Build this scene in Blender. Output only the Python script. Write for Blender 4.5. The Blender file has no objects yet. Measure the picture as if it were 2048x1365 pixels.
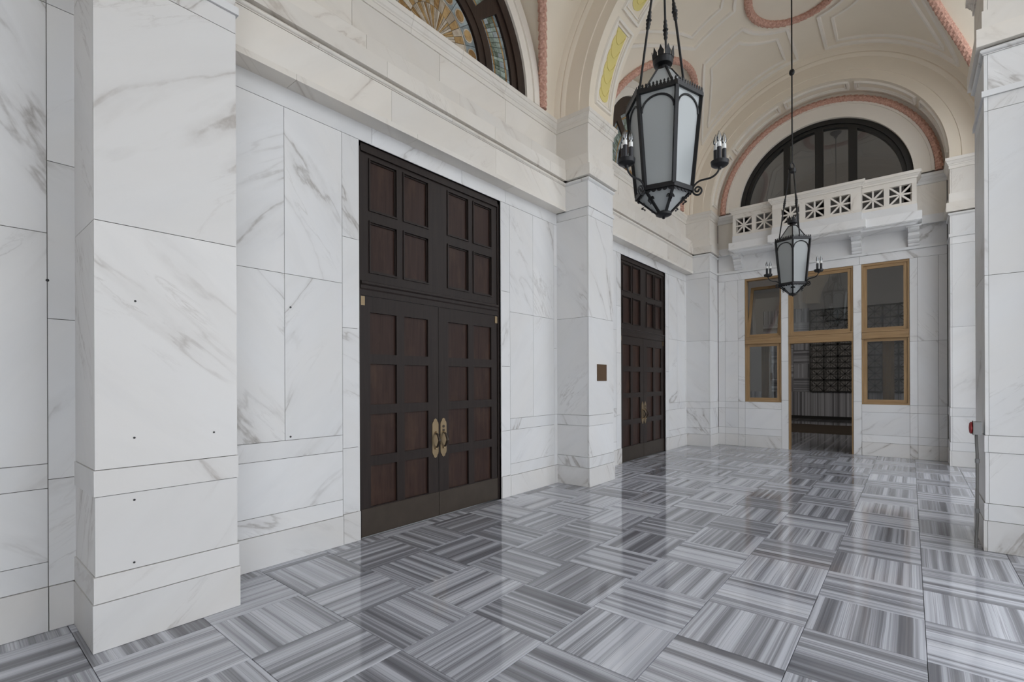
import bpy, math, random
from mathutils import Vector, Matrix
random.seed(7)
PI = math.pi
SC = bpy.context.scene
COL = SC.collection

# ------------------------------------------------------------------ camera, sky, exposure
F_PX, VP_X, HORIZON, EYE, ROLL = 967.0, 1820.35, 763.18, 1.55, 0.004
YAW = math.atan((VP_X - 1024) / F_PX)
cam_d = bpy.data.cameras.new('camera')
cam = bpy.data.objects.new('camera', cam_d)
COL.objects.link(cam)
cam_d.sensor_width = 36.0
cam_d.lens = F_PX / 2048 * 36.0
cam_d.shift_y = (HORIZON - 682.5) / 2048
cam_d.clip_start = 0.05
cam.matrix_world = (Matrix.Translation((0, 0, EYE)) @ Matrix.Rotation(YAW, 4, 'Z')
                    @ Matrix.Rotation(PI / 2, 4, 'X') @ Matrix.Rotation(-ROLL, 4, 'Z'))
SC.camera = cam

world = bpy.data.worlds.new('overcast_sky')
SC.world = world
world.use_nodes = True
wb = world.node_tree.nodes['Background']
wb.inputs[0].default_value = (0.905, 0.947, 1.0, 1)
wb.inputs[1].default_value = 1.0

SC.view_settings.view_transform = 'Standard'
SC.view_settings.look = 'None'
SC.view_settings.gamma = 1.0
SC.view_settings.use_curve_mapping = False
SC.view_settings.exposure = 1.40
SC.cycles.use_denoising = True
SC.cycles.use_adaptive_sampling = True
SC.cycles.adaptive_threshold = 0.06
SC.cycles.max_bounces = 10
SC.cycles.diffuse_bounces = 6
SC.cycles.glossy_bounces = 4
SC.cycles.transparent_max_bounces = 16

# ------------------------------------------------------------------ key dimensions (metres)
W = -4.165            # face of the left wall
P = -3.595            # face of the left pilasters
XR = 0.545            # face of the right piers
WR = 1.125            # inner face of the right arcade wall
XO = 1.42             # outer face of the arcade wall
XC = -1.52            # axis of the vault
ZS = 5.505            # springing, top of the cornice
ZC = 5.55             # centre of all arches
RA, RB, RL = 2.075, 2.645, 1.985   # rib soffit, barrel, lunette radii
END = 12.27           # face of the end wall
PIL = [(0.605, 1.39), (6.13, 6.91), (11.655, 12.27)]
BACK = -4.92
L0, L1, L2, L3, L4, L5, L6 = 0.277, 0.432, 0.892, 1.046, 2.49, 3.93, 4.10
ROOF = 8.55

# ------------------------------------------------------------------ mesh helpers
class MB:
    def __init__(s): s.v, s.f = [], []
    def add(s, v, f):
        n = len(s.v); s.v += [tuple(p) for p in v]; s.f += [tuple(i + n for i in q) for q in f]
        return s
    def box(s, x0, x1, y0, y1, z0, z1):
        return s.add([(x0,y0,z0),(x1,y0,z0),(x1,y1,z0),(x0,y1,z0),(x0,y0,z1),(x1,y0,z1),(x1,y1,z1),(x0,y1,z1)],
                     [(0,3,2,1),(4,5,6,7),(0,1,5,4),(1,2,6,5),(2,3,7,6),(3,0,4,7)])
    def obox(s, c, ax, ay, az, hx, hy, hz):
        c, ax, ay, az = Vector(c), Vector(ax), Vector(ay), Vector(az)
        v = [c + ax*hx*i + ay*hy*j + az*hz*k for k in (-1,1) for (i,j) in ((-1,-1),(1,-1),(1,1),(-1,1))]
        return s.add(v, [(0,3,2,1),(4,5,6,7),(0,1,5,4),(1,2,6,5),(2,3,7,6),(3,0,4,7)])
    def bar(s, a, b, w, h=None, up=(0,0,1)):
        a, b = Vector(a), Vector(b); d = b - a; L = d.length; d.normalize()
        u = Vector(up); sx = d.cross(u)
        if sx.length < 1e-4: sx = d.cross(Vector((1,0,0)))
        sx.normalize(); uy = sx.cross(d)
        return s.obox((a+b)/2, sx, uy, d, w/2, (h or w)/2, L/2)
    def tube(s, pts, r, n=8, closed=False, caps=True):
        pts = [Vector(p) for p in pts]; m = len(pts)
        rs = r if isinstance(r, (list, tuple)) else [r]*m
        prev = None; rings = []
        for i, p in enumerate(pts):
            if closed: t = pts[(i+1) % m] - pts[i-1]
            else: t = pts[min(i+1, m-1)] - pts[max(i-1, 0)]
            t.normalize()
            if prev is None:
                a = Vector((0,0,1)) if abs(t.z) < .9 else Vector((1,0,0))
                u = t.cross(a).normalized()
            else:
                u = prev - t*prev.dot(t); u.normalize()
            prev = u; w = t.cross(u)
            rings.append([p + (u*math.cos(2*PI*k/n) + w*math.sin(2*PI*k/n))*rs[i] for k in range(n)])
        v = [q for R in rings for q in R]; f = []
        for i in range(m if closed else m-1):
            j = (i+1) % m
            for k in range(n):
                f.append((i*n+k, i*n+(k+1) % n, j*n+(k+1) % n, j*n+k))
        if caps and not closed:
            f.append(tuple(range(n-1, -1, -1))); f.append(tuple((m-1)*n+k for k in range(n)))
        return s.add(v, f)
    def lathe(s, prof, c=(0,0,0), n=16, a0=0.0, cap=True):
        v = []; m = len(prof)
        for (r, z) in prof:
            for k in range(n):
                a = a0 + 2*PI*k/n; v.append((c[0]+r*math.cos(a), c[1]+r*math.sin(a), c[2]+z))
        f = [(i*n+k, i*n+(k+1) % n, (i+1)*n+(k+1) % n, (i+1)*n+k) for i in range(m-1) for k in range(n)]
        if cap: f.append(tuple(range(n-1, -1, -1))); f.append(tuple((m-1)*n+k for k in range(n)))
        return s.add(v, f)
    def prism(s, poly, fn, d0, d1):
        n = len(poly)
        v = [fn(a, b, d0) for a, b in poly] + [fn(a, b, d1) for a, b in poly]
        f = [tuple(range(n-1, -1, -1)), tuple(range(n, 2*n))] + [(i, (i+1) % n, n+(i+1) % n, n+i) for i in range(n)]
        return s.add(v, f)
    def sector(s, c, r0, r1, a0, a1, n, fn, d0, d1):
        """annular sector in the (u, z) plane about c, extruded from d0 to d1"""
        v, f = [], []
        for i in range(n+1):
            a = a0 + (a1-a0)*i/n; ca, sa = math.cos(a), math.sin(a)
            for r in (r0, r1):
                for d in (d0, d1): v.append(fn(c[0]+r*ca, c[1]+r*sa, d))
        for i in range(n):
            o, q = i*4, i*4+4
            f += [(o, q, q+2, o+2), (o+1, o+3, q+3, q+1), (o, o+1, q+1, q), (o+2, q+2, q+3, o+3)]
        f += [(0, 2, 3, 1), (n*4, n*4+1, n*4+3, n*4+2)]
        return s.add(v, f)
    def sweep(s, path, prof, side, closed=False):
        """moulding: profile (offset, z) along a plan polyline; offset grows to the left of the path when side=+1"""
        m = len(path); pts = []
        nrm = []
        for i in range(m-1):
            dx, dy = path[i+1][0]-path[i][0], path[i+1][1]-path[i][1]; L = math.hypot(dx, dy)
            nrm.append((-dy/L*side, dx/L*side))
        v = []
        for i in range(m):
            a = nrm[max(i-1, 0)]; b = nrm[min(i, m-2)]
            k = 1 + a[0]*b[0] + a[1]*b[1]
            mx, my = (a[0]+b[0])/k, (a[1]+b[1])/k
            for (o, z) in prof: v.append((path[i][0]+mx*o, path[i][1]+my*o, z))
        q = len(prof); f = []
        for i in range(m-1):
            for k in range(q-1): f.append((i*q+k, (i+1)*q+k, (i+1)*q+k+1, i*q+k+1))
        f.append(tuple(range(q))); f.append(tuple((m-1)*q+k for k in range(q-1, -1, -1)))
        return s.add(v, f)
    def build(s, name, mat, parent=None, smooth=False, loc=None):
        me = bpy.data.meshes.new(name); me.from_pydata(s.v, [], s.f); me.update()
        bmfix(me)
        if smooth:
            me.polygons.foreach_set('use_smooth', [True]*len(me.polygons))
            try: me.set_sharp_from_angle(angle=math.radians(40))
            except Exception: pass
        return link(name, me, mat, parent, loc)

import bmesh
def bmfix(me):
    bm = bmesh.new(); bm.from_mesh(me)
    bmesh.ops.recalc_face_normals(bm, faces=bm.faces); bm.to_mesh(me); bm.free()

def link(name, me, mat, parent=None, loc=None):
    if mat is not None and not me.materials: me.materials.append(mat)
    o = bpy.data.objects.new(name, me); COL.objects.link(o)
    if loc is not None: o.location = loc
    if parent is not None: o.parent = parent
    return o

def empty(name, loc=(0,0,0), rz=0.0):
    o = bpy.data.objects.new(name, None); COL.objects.link(o)
    o.location = loc; o.rotation_euler = (0, 0, rz); o.empty_display_size = .1
    return o

def tag(o, label, cat, kind=None, group=None):
    o['label'] = label; o['category'] = cat
    if kind: o['kind'] = kind
    if group: o['group'] = group
    return o

def copy_tree(o, parent=None):
    c = o.copy(); COL.objects.link(c); c.parent = parent
    for ch in o.children: copy_tree(ch, c)
    return c

# ------------------------------------------------------------------ materials
class NT:
    def __init__(s, name):
        s.m = bpy.data.materials.new(name); s.m.use_nodes = True
        s.t = s.m.node_tree; s.b = s.t.nodes['Principled BSDF']; s.out = s.t.nodes['Material Output']
    def n(s, kind, **kw):
        nd = s.t.nodes.new(kind)
        for k, v in kw.items(): setattr(nd, k, v)
        return nd
    def l(s, a, b): s.t.links.new(a, b)
    def val(s, sock, v):
        if hasattr(v, 'is_linked'): s.l(v, sock)
        else: sock.default_value = v
    def math(s, op, a, b=0.0, c=0.0, clamp=False):
        nd = s.n('ShaderNodeMath', operation=op, use_clamp=clamp)
        s.val(nd.inputs[0], a); s.val(nd.inputs[1], b)
        if op in ('MULTIPLY_ADD', 'WRAP', 'SMOOTH_MIN'): s.val(nd.inputs[2], c)
        return nd.outputs[0]
    def mix(s, fac, a, b, mode='MIX'):
        nd = s.n('ShaderNodeMix', data_type='RGBA', blend_type=mode)
        s.val(nd.inputs['Factor'], fac)
        for sock, v in ((nd.inputs[6], a), (nd.inputs[7], b)):
            if hasattr(v, 'is_linked'): s.l(v, sock)
            else: sock.default_value = (*v[:3], 1)
        return nd.outputs[2]
    def ramp(s, fac, stops, interp='LINEAR'):
        nd = s.n('ShaderNodeValToRGB'); r = nd.color_ramp; r.interpolation = interp
        while len(r.elements) < len(stops): r.elements.new(.5)
        for e, (p, c) in zip(r.elements, stops):
            e.position = p; e.color = (*(c if isinstance(c, (tuple, list)) else (c, c, c)), 1)
        s.val(nd.inputs[0], fac); return nd.outputs[0]
    def noise(s, vec, scale=5, detail=4, rough=.55, dist=0.0, dim='3D', w=None):
        nd = s.n('ShaderNodeTexNoise', noise_dimensions=dim)
        if vec is not None: s.l(vec, nd.inputs['Vector'])
        s.val(nd.inputs['Scale'], scale); nd.inputs['Detail'].default_value = detail
        nd.inputs['Roughness'].default_value = rough; nd.inputs['Distortion'].default_value = dist
        if w is not None: s.val(nd.inputs['W'], w)
        return nd.outputs[0]
    def comb(s, x, y, z):
        nd = s.n('ShaderNodeCombineXYZ')
        for i, v in enumerate((x, y, z)): s.val(nd.inputs[i], v)
        return nd.outputs[0]
    def sep(s, v):
        nd = s.n('ShaderNodeSeparateXYZ'); s.l(v, nd.inputs[0]); return nd.outputs
    def obj(s): return s.n('ShaderNodeTexCoord').outputs['Object']
    def rand(s): return s.n('ShaderNodeObjectInfo').outputs['Random']
    def bump(s, h, strength=.2, dist=.01):
        nd = s.n('ShaderNodeBump'); nd.inputs['Strength'].default_value = strength
        nd.inputs['Distance'].default_value = dist; s.l(h, nd.inputs['Height'])
        s.l(nd.outputs[0], s.b.inputs['Normal'])
    def set(s, color=None, rough=None, metal=None, spec=None):
        if color is not None:
            if hasattr(color, 'is_linked'): s.l(color, s.b.inputs['Base Color'])
            else: s.b.inputs['Base Color'].default_value = (*color, 1)
        if rough is not None: s.val(s.b.inputs['Roughness'], rough)
        if metal is not None: s.b.inputs['Metallic'].default_value = metal
        if spec is not None: s.b.inputs['Specular IOR Level'].default_value = spec
        return s.m

def flat(name, color, rough=.5, metal=0.0, spec=.5, vary=0.0):
    t = NT(name)
    if vary:
        nz = t.noise(t.obj(), 6, 5)
        a = tuple(c*(1-vary) for c in color); b = tuple(min(1, c*(1+vary)) for c in color)
        return t.set(t.mix(nz, a, b), rough, metal, spec)
    return t.set(color, rough, metal, spec)

def marble(name, base, warm, vein, density=1.0):
    t = NT(name); x, y, z = t.sep(t.obj())[:3]; r = t.rand()
    u = t.math('ADD', x, y)
    rot = t.n('ShaderNodeVectorRotate', rotation_type='Z_AXIS')
    t.l(t.comb(u, z, t.math('MULTIPLY', r, 37.0)), rot.inputs['Vector'])
    # veins lean one way or the other from slab to slab
    flip = t.math('GREATER_THAN', t.math('FRACT', t.math('MULTIPLY', r, 7.31)), .42)
    ang = t.math('ADD', t.math('MULTIPLY', flip, 1.55), t.math('MULTIPLY_ADD', t.math('FRACT', t.math('MULTIPLY', r, 23.7)), .55, -1.05))
    t.l(ang, rot.inputs['Angle'])
    p = rot.outputs[0]
    px, py, pz = t.sep(p)[:3]
    offs = t.math('MULTIPLY', r, 91.0)
    q = t.comb(t.math('ADD', t.math('MULTIPLY', px, .55), offs), t.math('MULTIPLY', py, 2.0), pz)
    n1 = t.noise(q, .75, 6, .5, .45)
    ridge = t.math('ABSOLUTE', t.math('SUBTRACT', n1, .5))
    vein1 = t.ramp(ridge, [(0, 1.0), (.004, .8), (.012, .22), (.045, 0)])
    mask = t.ramp(t.noise(q, .62, 2), [(.50, 0), (.63, 1)])
    v1 = t.math('MULTIPLY', vein1, mask)
    n2 = t.noise(t.comb(t.math('MULTIPLY', px, .9), t.math('MULTIPLY', py, 4.5), t.math('ADD', pz, 5.0)), 1.3, 7, .6, .6)
    r2 = t.math('ABSOLUTE', t.math('SUBTRACT', n2, .5))
    v2 = t.math('MULTIPLY', t.ramp(r2, [(0, .6), (.010, .22), (.03, 0)]), t.ramp(t.noise(q, 1.1, 2), [(.56, 0), (.70, 1)]))
    allv = t.math('MULTIPLY', t.math('MAXIMUM', v1, v2), density, clamp=True)
    brk = t.math('MULTIPLY', allv, t.ramp(t.noise(p, 9, 6, .7), [(.3, .35), (.65, 1)]))
    tone = t.ramp(t.noise(q, .9, 4), [(.3, 0), (.72, 1)])
    c = t.mix(t.math('MULTIPLY', tone, .55), base, warm)
    lighten = t.math('MULTIPLY_ADD', t.math('FRACT', t.math('MULTIPLY', r, 13.1)), .10, .93)
    hs = t.n('ShaderNodeHueSaturation'); t.l(c, hs.inputs['Color']); t.l(lighten, hs.inputs['Value'])
    cloud = t.mix(t.math('MULTIPLY', t.ramp(t.noise(q, 1.6, 6, .6, .5), [(.45, 0), (.8, 1)]), .30), hs.outputs[0], tuple(b*.78 for b in base))
    col = t.mix(t.math('MULTIPLY', brk, .85), cloud, vein)
    rgh = t.math('MULTIPLY_ADD', t.noise(p, 5, 3), .15, .30)
    return t.set(col, rgh, 0, .35)

M = {}
M['marble'] = marble('white_veined_marble', (.76, .765, .775), (.76, .735, .70), (.31, .285, .26), 1.05)
M['marble_warm'] = marble('cream_bounce_marble', (.78, .75, .705), (.75, .685, .595), (.40, .34, .285), .9)  # cream stone, with warm bounce from the vault also put into the colour
M['marble_base'] = marble('streaked_marble', (.72, .715, .71), (.69, .65, .60), (.31, .275, .24), 1.4)
M['marble_cream'] = marble('warm_white_veined_marble', (.775, .765, .755), (.765, .735, .70), (.33, .29, .255), 1.35)
M['joint'] = flat('joint_mortar', (.16, .15, .14), .9)

def plaster(name, col, vary=.06):
    t = NT(name); nz = t.noise(t.obj(), 2.2, 5)
    c = t.mix(nz, tuple(a*(1-vary) for a in col), tuple(min(1, a*(1+vary*.4)) for a in col))
    t.bump(t.noise(t.obj(), 60, 3), .05, .004)
    return t.set(c, .75, 0, .2)
M['plaster'] = plaster('cream_painted_plaster', (.825, .745, .625))
M['plaster_light'] = plaster('pale_cream_plaster', (.84, .79, .715))
M['yellow'] = plaster('yellow_undercoat', (.74, .635, .25), .04)

def garland_mat():
    t = NT('pink_garland_plaster'); nz = t.noise(t.obj(), 38, 4, .6)
    c = t.mix(t.ramp(nz, [(.35, 0), (.7, 1)]), (.47, .255, .20), (.72, .46, .365))
    t.bump(nz, .2, .006); return t.set(c, .7, 0, .25)
M['garland'] = garland_mat()

def floor_mat():
    t = NT('striped_grey_marble'); x, y, z = t.sep(t.obj())[:3]; r = t.rand()
    wob = t.math('MULTIPLY_ADD', t.noise(t.obj(), 1.5, 2), .012, 0)
    xx = t.math('ADD', x, wob)
    seed = t.math('MULTIPLY', r, 173.0)
    def band(sc, dt, ro, k, yv):
        return t.noise(t.comb(t.math('MULTIPLY', xx, sc), t.math('MULTIPLY', y, yv), t.math('ADD', seed, k)), 1.0, dt, ro)
    a = band(13, 2, .5, 0, .12); b = band(46, 4, .65, 9.0, .16); d = band(150, 2, .6, 21.0, .35)
    h = t.math('ADD', t.math('MULTIPLY', a, .62), t.math('MULTIPLY_ADD', b, .32, t.math('MULTIPLY', d, .08)))
    shift = t.math('MULTIPLY_ADD', t.math('FRACT', t.math('MULTIPLY', r, 11.7)), .09, -.045)
    h = t.math('ADD', h, shift)
    c = t.ramp(h, [(.34, (.120, .121, .136)), (.43, (.20, .203, .225)), (.485, (.295, .30, .33)), (.52, (.415, .426, .468)), (.58, (.54, .555, .61)), (.7, (.63, .64, .68))])
    thin = t.ramp(t.math('ABSOLUTE', t.math('SUBTRACT', band(26, 3, .6, 33.0, .12), .5)), [(0, 1), (.012, .5), (.03, 0)])
    c = t.mix(t.math('MULTIPLY', thin, .55), c, (.13, .13, .145))
    t.set(c, t.math('MULTIPLY_ADD', t.noise(t.obj(), 9, 4), .05, .055), 0, .5)
    t.b.inputs['IOR'].default_value = 1.6
    return t.m
M['floor_tile'] = floor_mat()
M['hall_stone'] = M['floor_tile'].copy(); M['hall_stone'].name = 'honed_striped_marble'
_hb = M['hall_stone'].node_tree.nodes['Principled BSDF']
for _l in list(_hb.inputs['Roughness'].links): M['hall_stone'].node_tree.links.remove(_l)
_hb.inputs['Roughness'].default_value = .55; _hb.inputs['Specular IOR Level'].default_value = .15
M['grout'] = flat('floor_grout', (.09, .09, .095), .6)

def wood(name, dark, light, rough, axis=2, scale=1.0, worn=None, spec=.4):
    t = NT(name); x, y, z = t.sep(t.obj())[:3]; r = t.math('MULTIPLY', t.rand(), 31.0)
    s = [30*scale, 30*scale, 30*scale]; s[axis] = 1.6*scale
    v = t.comb(t.math('MULTIPLY_ADD', x, s[0], r) if 0 else t.math('ADD', t.math('MULTIPLY', x, s[0]), r),
               t.math('MULTIPLY', y, s[1]), t.math('MULTIPLY', z, s[2]))
    n = t.noise(v, 1.0, 5, .6, .4)
    big = t.noise(t.comb(t.math('ADD', t.math('MULTIPLY', x, 2.0), r), t.math('MULTIPLY', y, 5.0), t.math('MULTIPLY', z, 1.6)), 1.0, 4, .6)
    c = t.mix(t.ramp(n, [(.3, 0), (.75, 1)]), dark, light)
    if worn: c = t.mix(t.math('MULTIPLY', t.ramp(big, [(.5, 0), (.72, 1)]), .6), c, worn)
    t.bump(n, .08, .003)
    return t.set(c, rough, 0, spec)
M['door'] = wood('dark_door_wood', (.018, .0125, .011), (.030, .021, .018), .38, spec=.25)
M['door_panel'] = wood('reddish_door_panel_wood', (.026, .0125, .0098), (.046, .024, .018), .38, worn=(.075, .042, .027), spec=.22)
M['window_wood'] = wood('brown_window_wood', (.022, .013, .010), (.042, .025, .018), .4)
M['oak'] = wood('varnished_oak', (.27, .168, .080), (.43, .285, .150), .38, scale=1.2)
M['oak_h'] = wood('varnished_oak_rail', (.26, .160, .076), (.42, .275, .145), .38, axis=0, scale=1.2)
M['black'] = flat('black_painted_frame', (.012, .012, .012), .4)
M['iron'] = flat('black_iron', (.012, .012, .0135), .42, .3, .5, .3)
M['bronze'] = flat('dark_bronze', (.070, .055, .043), .40, .6, .5, .25)
M['brass'] = flat('aged_brass', (.30, .225, .135), .38, .8, .5, .2)
M['plaque'] = flat('plaque_bronze', (.125, .075, .04), .45, .45, .5, .15)
M['steel'] = flat('grey_steel', (.30, .30, .30), .45, .5)
M['conduit'] = flat('painted_conduit', (.22, .215, .205), .5, .3)
M['red'] = flat('red_plastic', (.34, .025, .03), .35)
M['candle'] = flat('black_candle_sleeve', (.02, .02, .024), .55)
M['white'] = flat('white_collar', (.82, .82, .80), .5)

def frosted():
    t = NT('frosted_lantern_glass')
    t.set((.50, .525, .53), .28, 0, .5)
    tr = t.n('ShaderNodeBsdfTranslucent'); tr.inputs[0].default_value = (.72, .75, .75, 1)
    mx = t.n('ShaderNodeMixShader'); mx.inputs[0].default_value = .30
    t.l(t.b.outputs[0], mx.inputs[1]); t.l(tr.outputs[0], mx.inputs[2]); t.l(mx.outputs[0], t.out.inputs[0])
    return t.m
M['frosted'] = frosted()

def clear(name, tint=(.93, .95, .95), ior=1.5, rough=.0):
    t = NT(name); fr = t.n('ShaderNodeFresnel'); fr.inputs[0].default_value = ior
    tp = t.n('ShaderNodeBsdfTransparent'); tp.inputs[0].default_value = (*tint, 1)
    gl = t.n('ShaderNodeBsdfGlossy'); gl.inputs['Roughness'].default_value = rough; gl.inputs[0].default_value = (1, 1, 1, 1)
    mx = t.n('ShaderNodeMixShader'); t.l(fr.outputs[0], mx.inputs[0]); t.l(tp.outputs[0], mx.inputs[1]); t.l(gl.outputs[0], mx.inputs[2])
    t.l(mx.outputs[0], t.out.inputs[0]); return t.m
M['glass'] = clear('window_glass', (.84, .86, .87), 1.72)
M['bulb'] = clear('clear_bulb_glass', (.90, .92, .94), 1.9)

def stained(name, a, b, rough=.22):
    t = NT(name); nz = t.noise(t.obj(), 9, 5, .65, 1.0); r = t.rand()
    c = t.mix(t.ramp(t.math('ADD', nz, t.math('MULTIPLY_ADD', r, .4, -.2)), [(.3, 0), (.72, 1)]), a, b)
    t.bump(nz, .25, .01); return t.set(c, rough, 0, .5)
M['amber'] = stained('amber_opal_glass', (.22, .12, .040), (.48, .32, .145))
M['cream_glass'] = stained('cream_opal_glass', (.33, .27, .20), (.60, .53, .44))
M['green_glass'] = stained('green_opal_glass', (.09, .12, .09), (.34, .42, .38))
M['blue_glass'] = stained('slate_opal_glass', (.17, .205, .215), (.36, .42, .44))
M['lead'] = flat('lead_came', (.05, .045, .04), .5, .4)
M['in_wall'] = flat('inner_wall_grey', (.42, .41, .41), .7)  # grey lightened so the colour carries the light behind the grille
M['in_carpet'] = flat('brown_runner', (.10, .075, .055), .9)
M['concrete'] = flat('pale_concrete', (.58, .57, .545), .85, vary=.08)

# ------------------------------------------------------------------ floor
floor = MB().box(-4.6, 1.66, BACK, END+.36, -.20, -.012).build('floor', M['grout'])
tag(floor, 'polished floor of grey striped marble squares laid in a checkerboard of grain', 'floor', 'structure')
T, TX, TY, G = .585, .068, 3.50, .0016
tile_mesh = {}
def tile(i, j):
    x0, x1 = TX + T*i, TX + T*(i+1); y0, y1 = TY + T*j, TY + T*(j+1)
    x0, x1, y0, y1 = max(x0, W), min(x1, 1.66), max(y0, BACK), min(y1, END+.3)
    if x1-x0 < .02 or y1-y0 < .02: return
    hx, hy = (x1-x0)/2-G, (y1-y0)/2-G
    turn = (i + j) % 2 == 0                # grain along x
    if turn: hx, hy = hy, hx
    key = (round(hx, 3), round(hy, 3))
    if key not in tile_mesh:
        b = .0012; mb = MB()
        v = [(sx*(hx), sy*(hy), -.012) for sx, sy in ((-1,-1),(1,-1),(1,1),(-1,1))]
        v += [(sx*(hx), sy*(hy), -b) for sx, sy in ((-1,-1),(1,-1),(1,1),(-1,1))]
        v += [(sx*(hx-b), sy*(hy-b), 0) for sx, sy in ((-1,-1),(1,-1),(1,1),(-1,1))]
        fs = [(8, 9, 10, 11)] + [(k, (k+1) % 4, 4+(k+1) % 4, 4+k) for k in range(4)] + [(4+k, 4+(k+1) % 4, 8+(k+1) % 4, 8+k) for k in range(4)]
        mb.add(v, fs); me = bpy.data.meshes.new('floor_tile'); me.from_pydata(mb.v, [], mb.f); bmfix(me)
        me.materials.append(M['floor_tile']); tile_mesh[key] = me
    o = link('floor_tile', tile_mesh[key], None, floor, ((x0+x1)/2, (y0+y1)/2, 0))
    flipz = random.choice((0, PI))
    o.rotation_euler = (0, 0, flipz + (PI/2 if turn else 0))
jmin = math.floor((-.75 - TY)/T)
for j in range(jmin, 16):
    for i in range(-8, 3): tile(i, j)
# the stretch of the same floor behind the camera
o = MB().box(W, 1.66, BACK, TY + T*jmin - .002, -.012, -.0005).build('floor_tile_field', M['floor_tile'], floor)
o['kind'] = 'stuff'

# ------------------------------------------------------------------ slabs
GAP = .0022
def slab(parent, axis, face, sgn, a0, a1, z0, z1, mat='marble', proud=0.0, t=.025, name='marble_slab', gap=GAP):
    """marble facing slab on plane axis=face, outward direction sgn, spanning a0..a1 along the other axis"""
    f1 = face + sgn*proud; f0 = f1 - sgn*t
    lo, hi = min(f0, f1), max(f0, f1)
    a0 += gap; a1 -= gap; z0 += gap; z1 -= gap
    mb = MB()
    if axis == 'x': mb.box(lo, hi, a0, a1, z0, z1)
    else: mb.box(a0, a1, lo, hi, z0, z1)
    return mb.build(name, M[mat], parent)

# ------------------------------------------------------------------ left wall
wall_left = empty('wall_left', (W, 0, 0))
wall_left.location = (0, 0, 0)
tag(wall_left, 'white veined marble wall with panelled dado and moulded entablature, holding the dark doors', 'wall', 'structure')
BAY = [(BACK, PIL[0][0]+.03), (PIL[0][1]-.03, PIL[1][0]+.03), (PIL[1][1]-.03, PIL[2][0]+.03)]
DOORY = [3.772, 9.33]
DH = 1.062
CORE = W - .007
def core(y0, y1, z0, z1): MB().box(-4.62, CORE, y0, y1, z0, z1).build('wall_core', M['joint'], wall_left)
core(BACK, DOORY[0]-DH, 0, L5)
core(DOORY[0]+DH, DOORY[1]-DH, 0, L5)
core(DOORY[1]+DH, END+.36, 0, L5)
core(BACK, END+.36, L5, ZS)
# lunette zone: solid between windows, opened for the two stained glass windows
yx = lambda u, z, d: (d, u, z)
RW = 1.655
for yc in DOORY:
    MB().sector((yc, ZC), RW, 3.1, 0, PI, 40, yx, -4.62, W-.03).build('lunette_wall', M['plaster_light'], wall_left)
MB().box(-4.62, W-.03, BACK, PIL[0][1], ZS, ROOF).build('upper_wall', M['plaster'], wall_left)
SETBACK = -4.33
def courses(y0, y1, splits_lo, splits_hi):
    """dado courses between y0 and y1, then two rows of upright slabs"""
    slab(wall_left, 'x', W, 1, y0, y1, 0, L0, 'marble_base', .012)
    slab(wall_left, 'x', W, 1, y0, y1, L0, L1)
    slab(wall_left, 'x', W, 1, y0, y1, L1, L2)
    slab(wall_left, 'x', W, 1, y0, y1, L2, L3)
    for a, b in zip(splits_lo[:-1], splits_lo[1:]): slab(wall_left, 'x', W, 1, a, b, L3, L4)
    for a, b in zip(splits_hi[:-1], splits_hi[1:]): slab(wall_left, 'x', W, 1, a, b, L4, L5)
def jamb(y0, y1, zs):
    for a, b in zip(zs[:-1], zs[1:]): slab(wall_left, 'x', W, 1, y0, y1, a, b, 'marble_base' if a == 0 else 'marble', .012 if a == 0 else 0)
for k, yc in enumerate(DOORY):
    b0, b1 = BAY[k+1]; l, r = yc-DH, yc+DH
    courses(b0, l-.185, [b0, (b0+l)/2-.06, l-.185], [b0, (b0+l)/2-.06, l-.185])
    jamb(l-.185, l, [0, L0+.01, .915, 2.07, 2.94, L5])
    jamb(r, r+.185, [0, L0+.01, .89, 1.75, 2.75, L5])
    m = (r+.185+b1-.10)/2
    courses(r+.185, b1-.10, [r+.185, m, b1-.10], [r+.185, m, b1-.10])
    jamb(b1-.10, b1, [0, L0, L3, 2.05, 3.3, L5])
    for a, b in zip([b0, l+.15, yc+.35, r+.1], [l+.15, yc+.35, r+.1, b1]): slab(wall_left, 'x', W, 1, a, b, L5, L6+.02)
    for a, b in zip([b0, 2.64+yc-3.772, yc, 4.94+yc-3.772], [2.64+yc-3.772, yc, 4.94+yc-3.772, b1]): slab(wall_left, 'x', W, 1, a, b, 4.80, 5.36, 'marble_warm')
# bay beside the camera
b0, b1 = BAY[0]
for a, b in ((-1.6, -.35), (-.35, .488)):
    courses(a, b, [a, b], [a, b]); slab(wall_left, 'x', W, 1, a, b, L5, ZS)
jamb(.488, b1, [0, L0, L3-.10, 1.955, 2.945, L5, ZS])
for a, b in ((BACK, -3.2), (-3.2, -1.6)):
    courses(a, b, [a, b], [a, b]); slab(wall_left, 'x', W, 1, a, b, L5, ZS)

# bay entablature, cut into stone lengths
def torus(o, z, r, n=6): return [(o + r*math.sin(PI*k/n)*1.0, z + r - r*math.cos(PI*k/n)) for k in range(n+1)]
def stone_run(name, y0, y1, cuts, prof, mat, gap=.0015):
    ys = [y0] + cuts + [y1]
    for a, b in zip(ys[:-1], ys[1:]):
        MB().sweep([(W, b-(gap if b != y1 else 0)), (W, a+(gap if a != y0 else 0))], prof, 1).build(name, M[mat], wall_left)
P_LIP = [(0, 4.10), (.178, 4.10), (.178, 4.152), (0, 4.152)]
P_FAS = [(0, 4.1525), (.163, 4.1525), (.163, 4.476), (0, 4.476)]
P_TOR = [(0, 4.479), (.168, 4.479), (.168, 4.487), (.160, 4.488)] + [(.160+.024*math.sin(PI*k/8), 4.510-.022*math.cos(PI*k/8)) for k in range(1, 8)] + [(.158, 4.533), (.140, 4.538), (.140, 4.546), (0, 4.546)]
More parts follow.
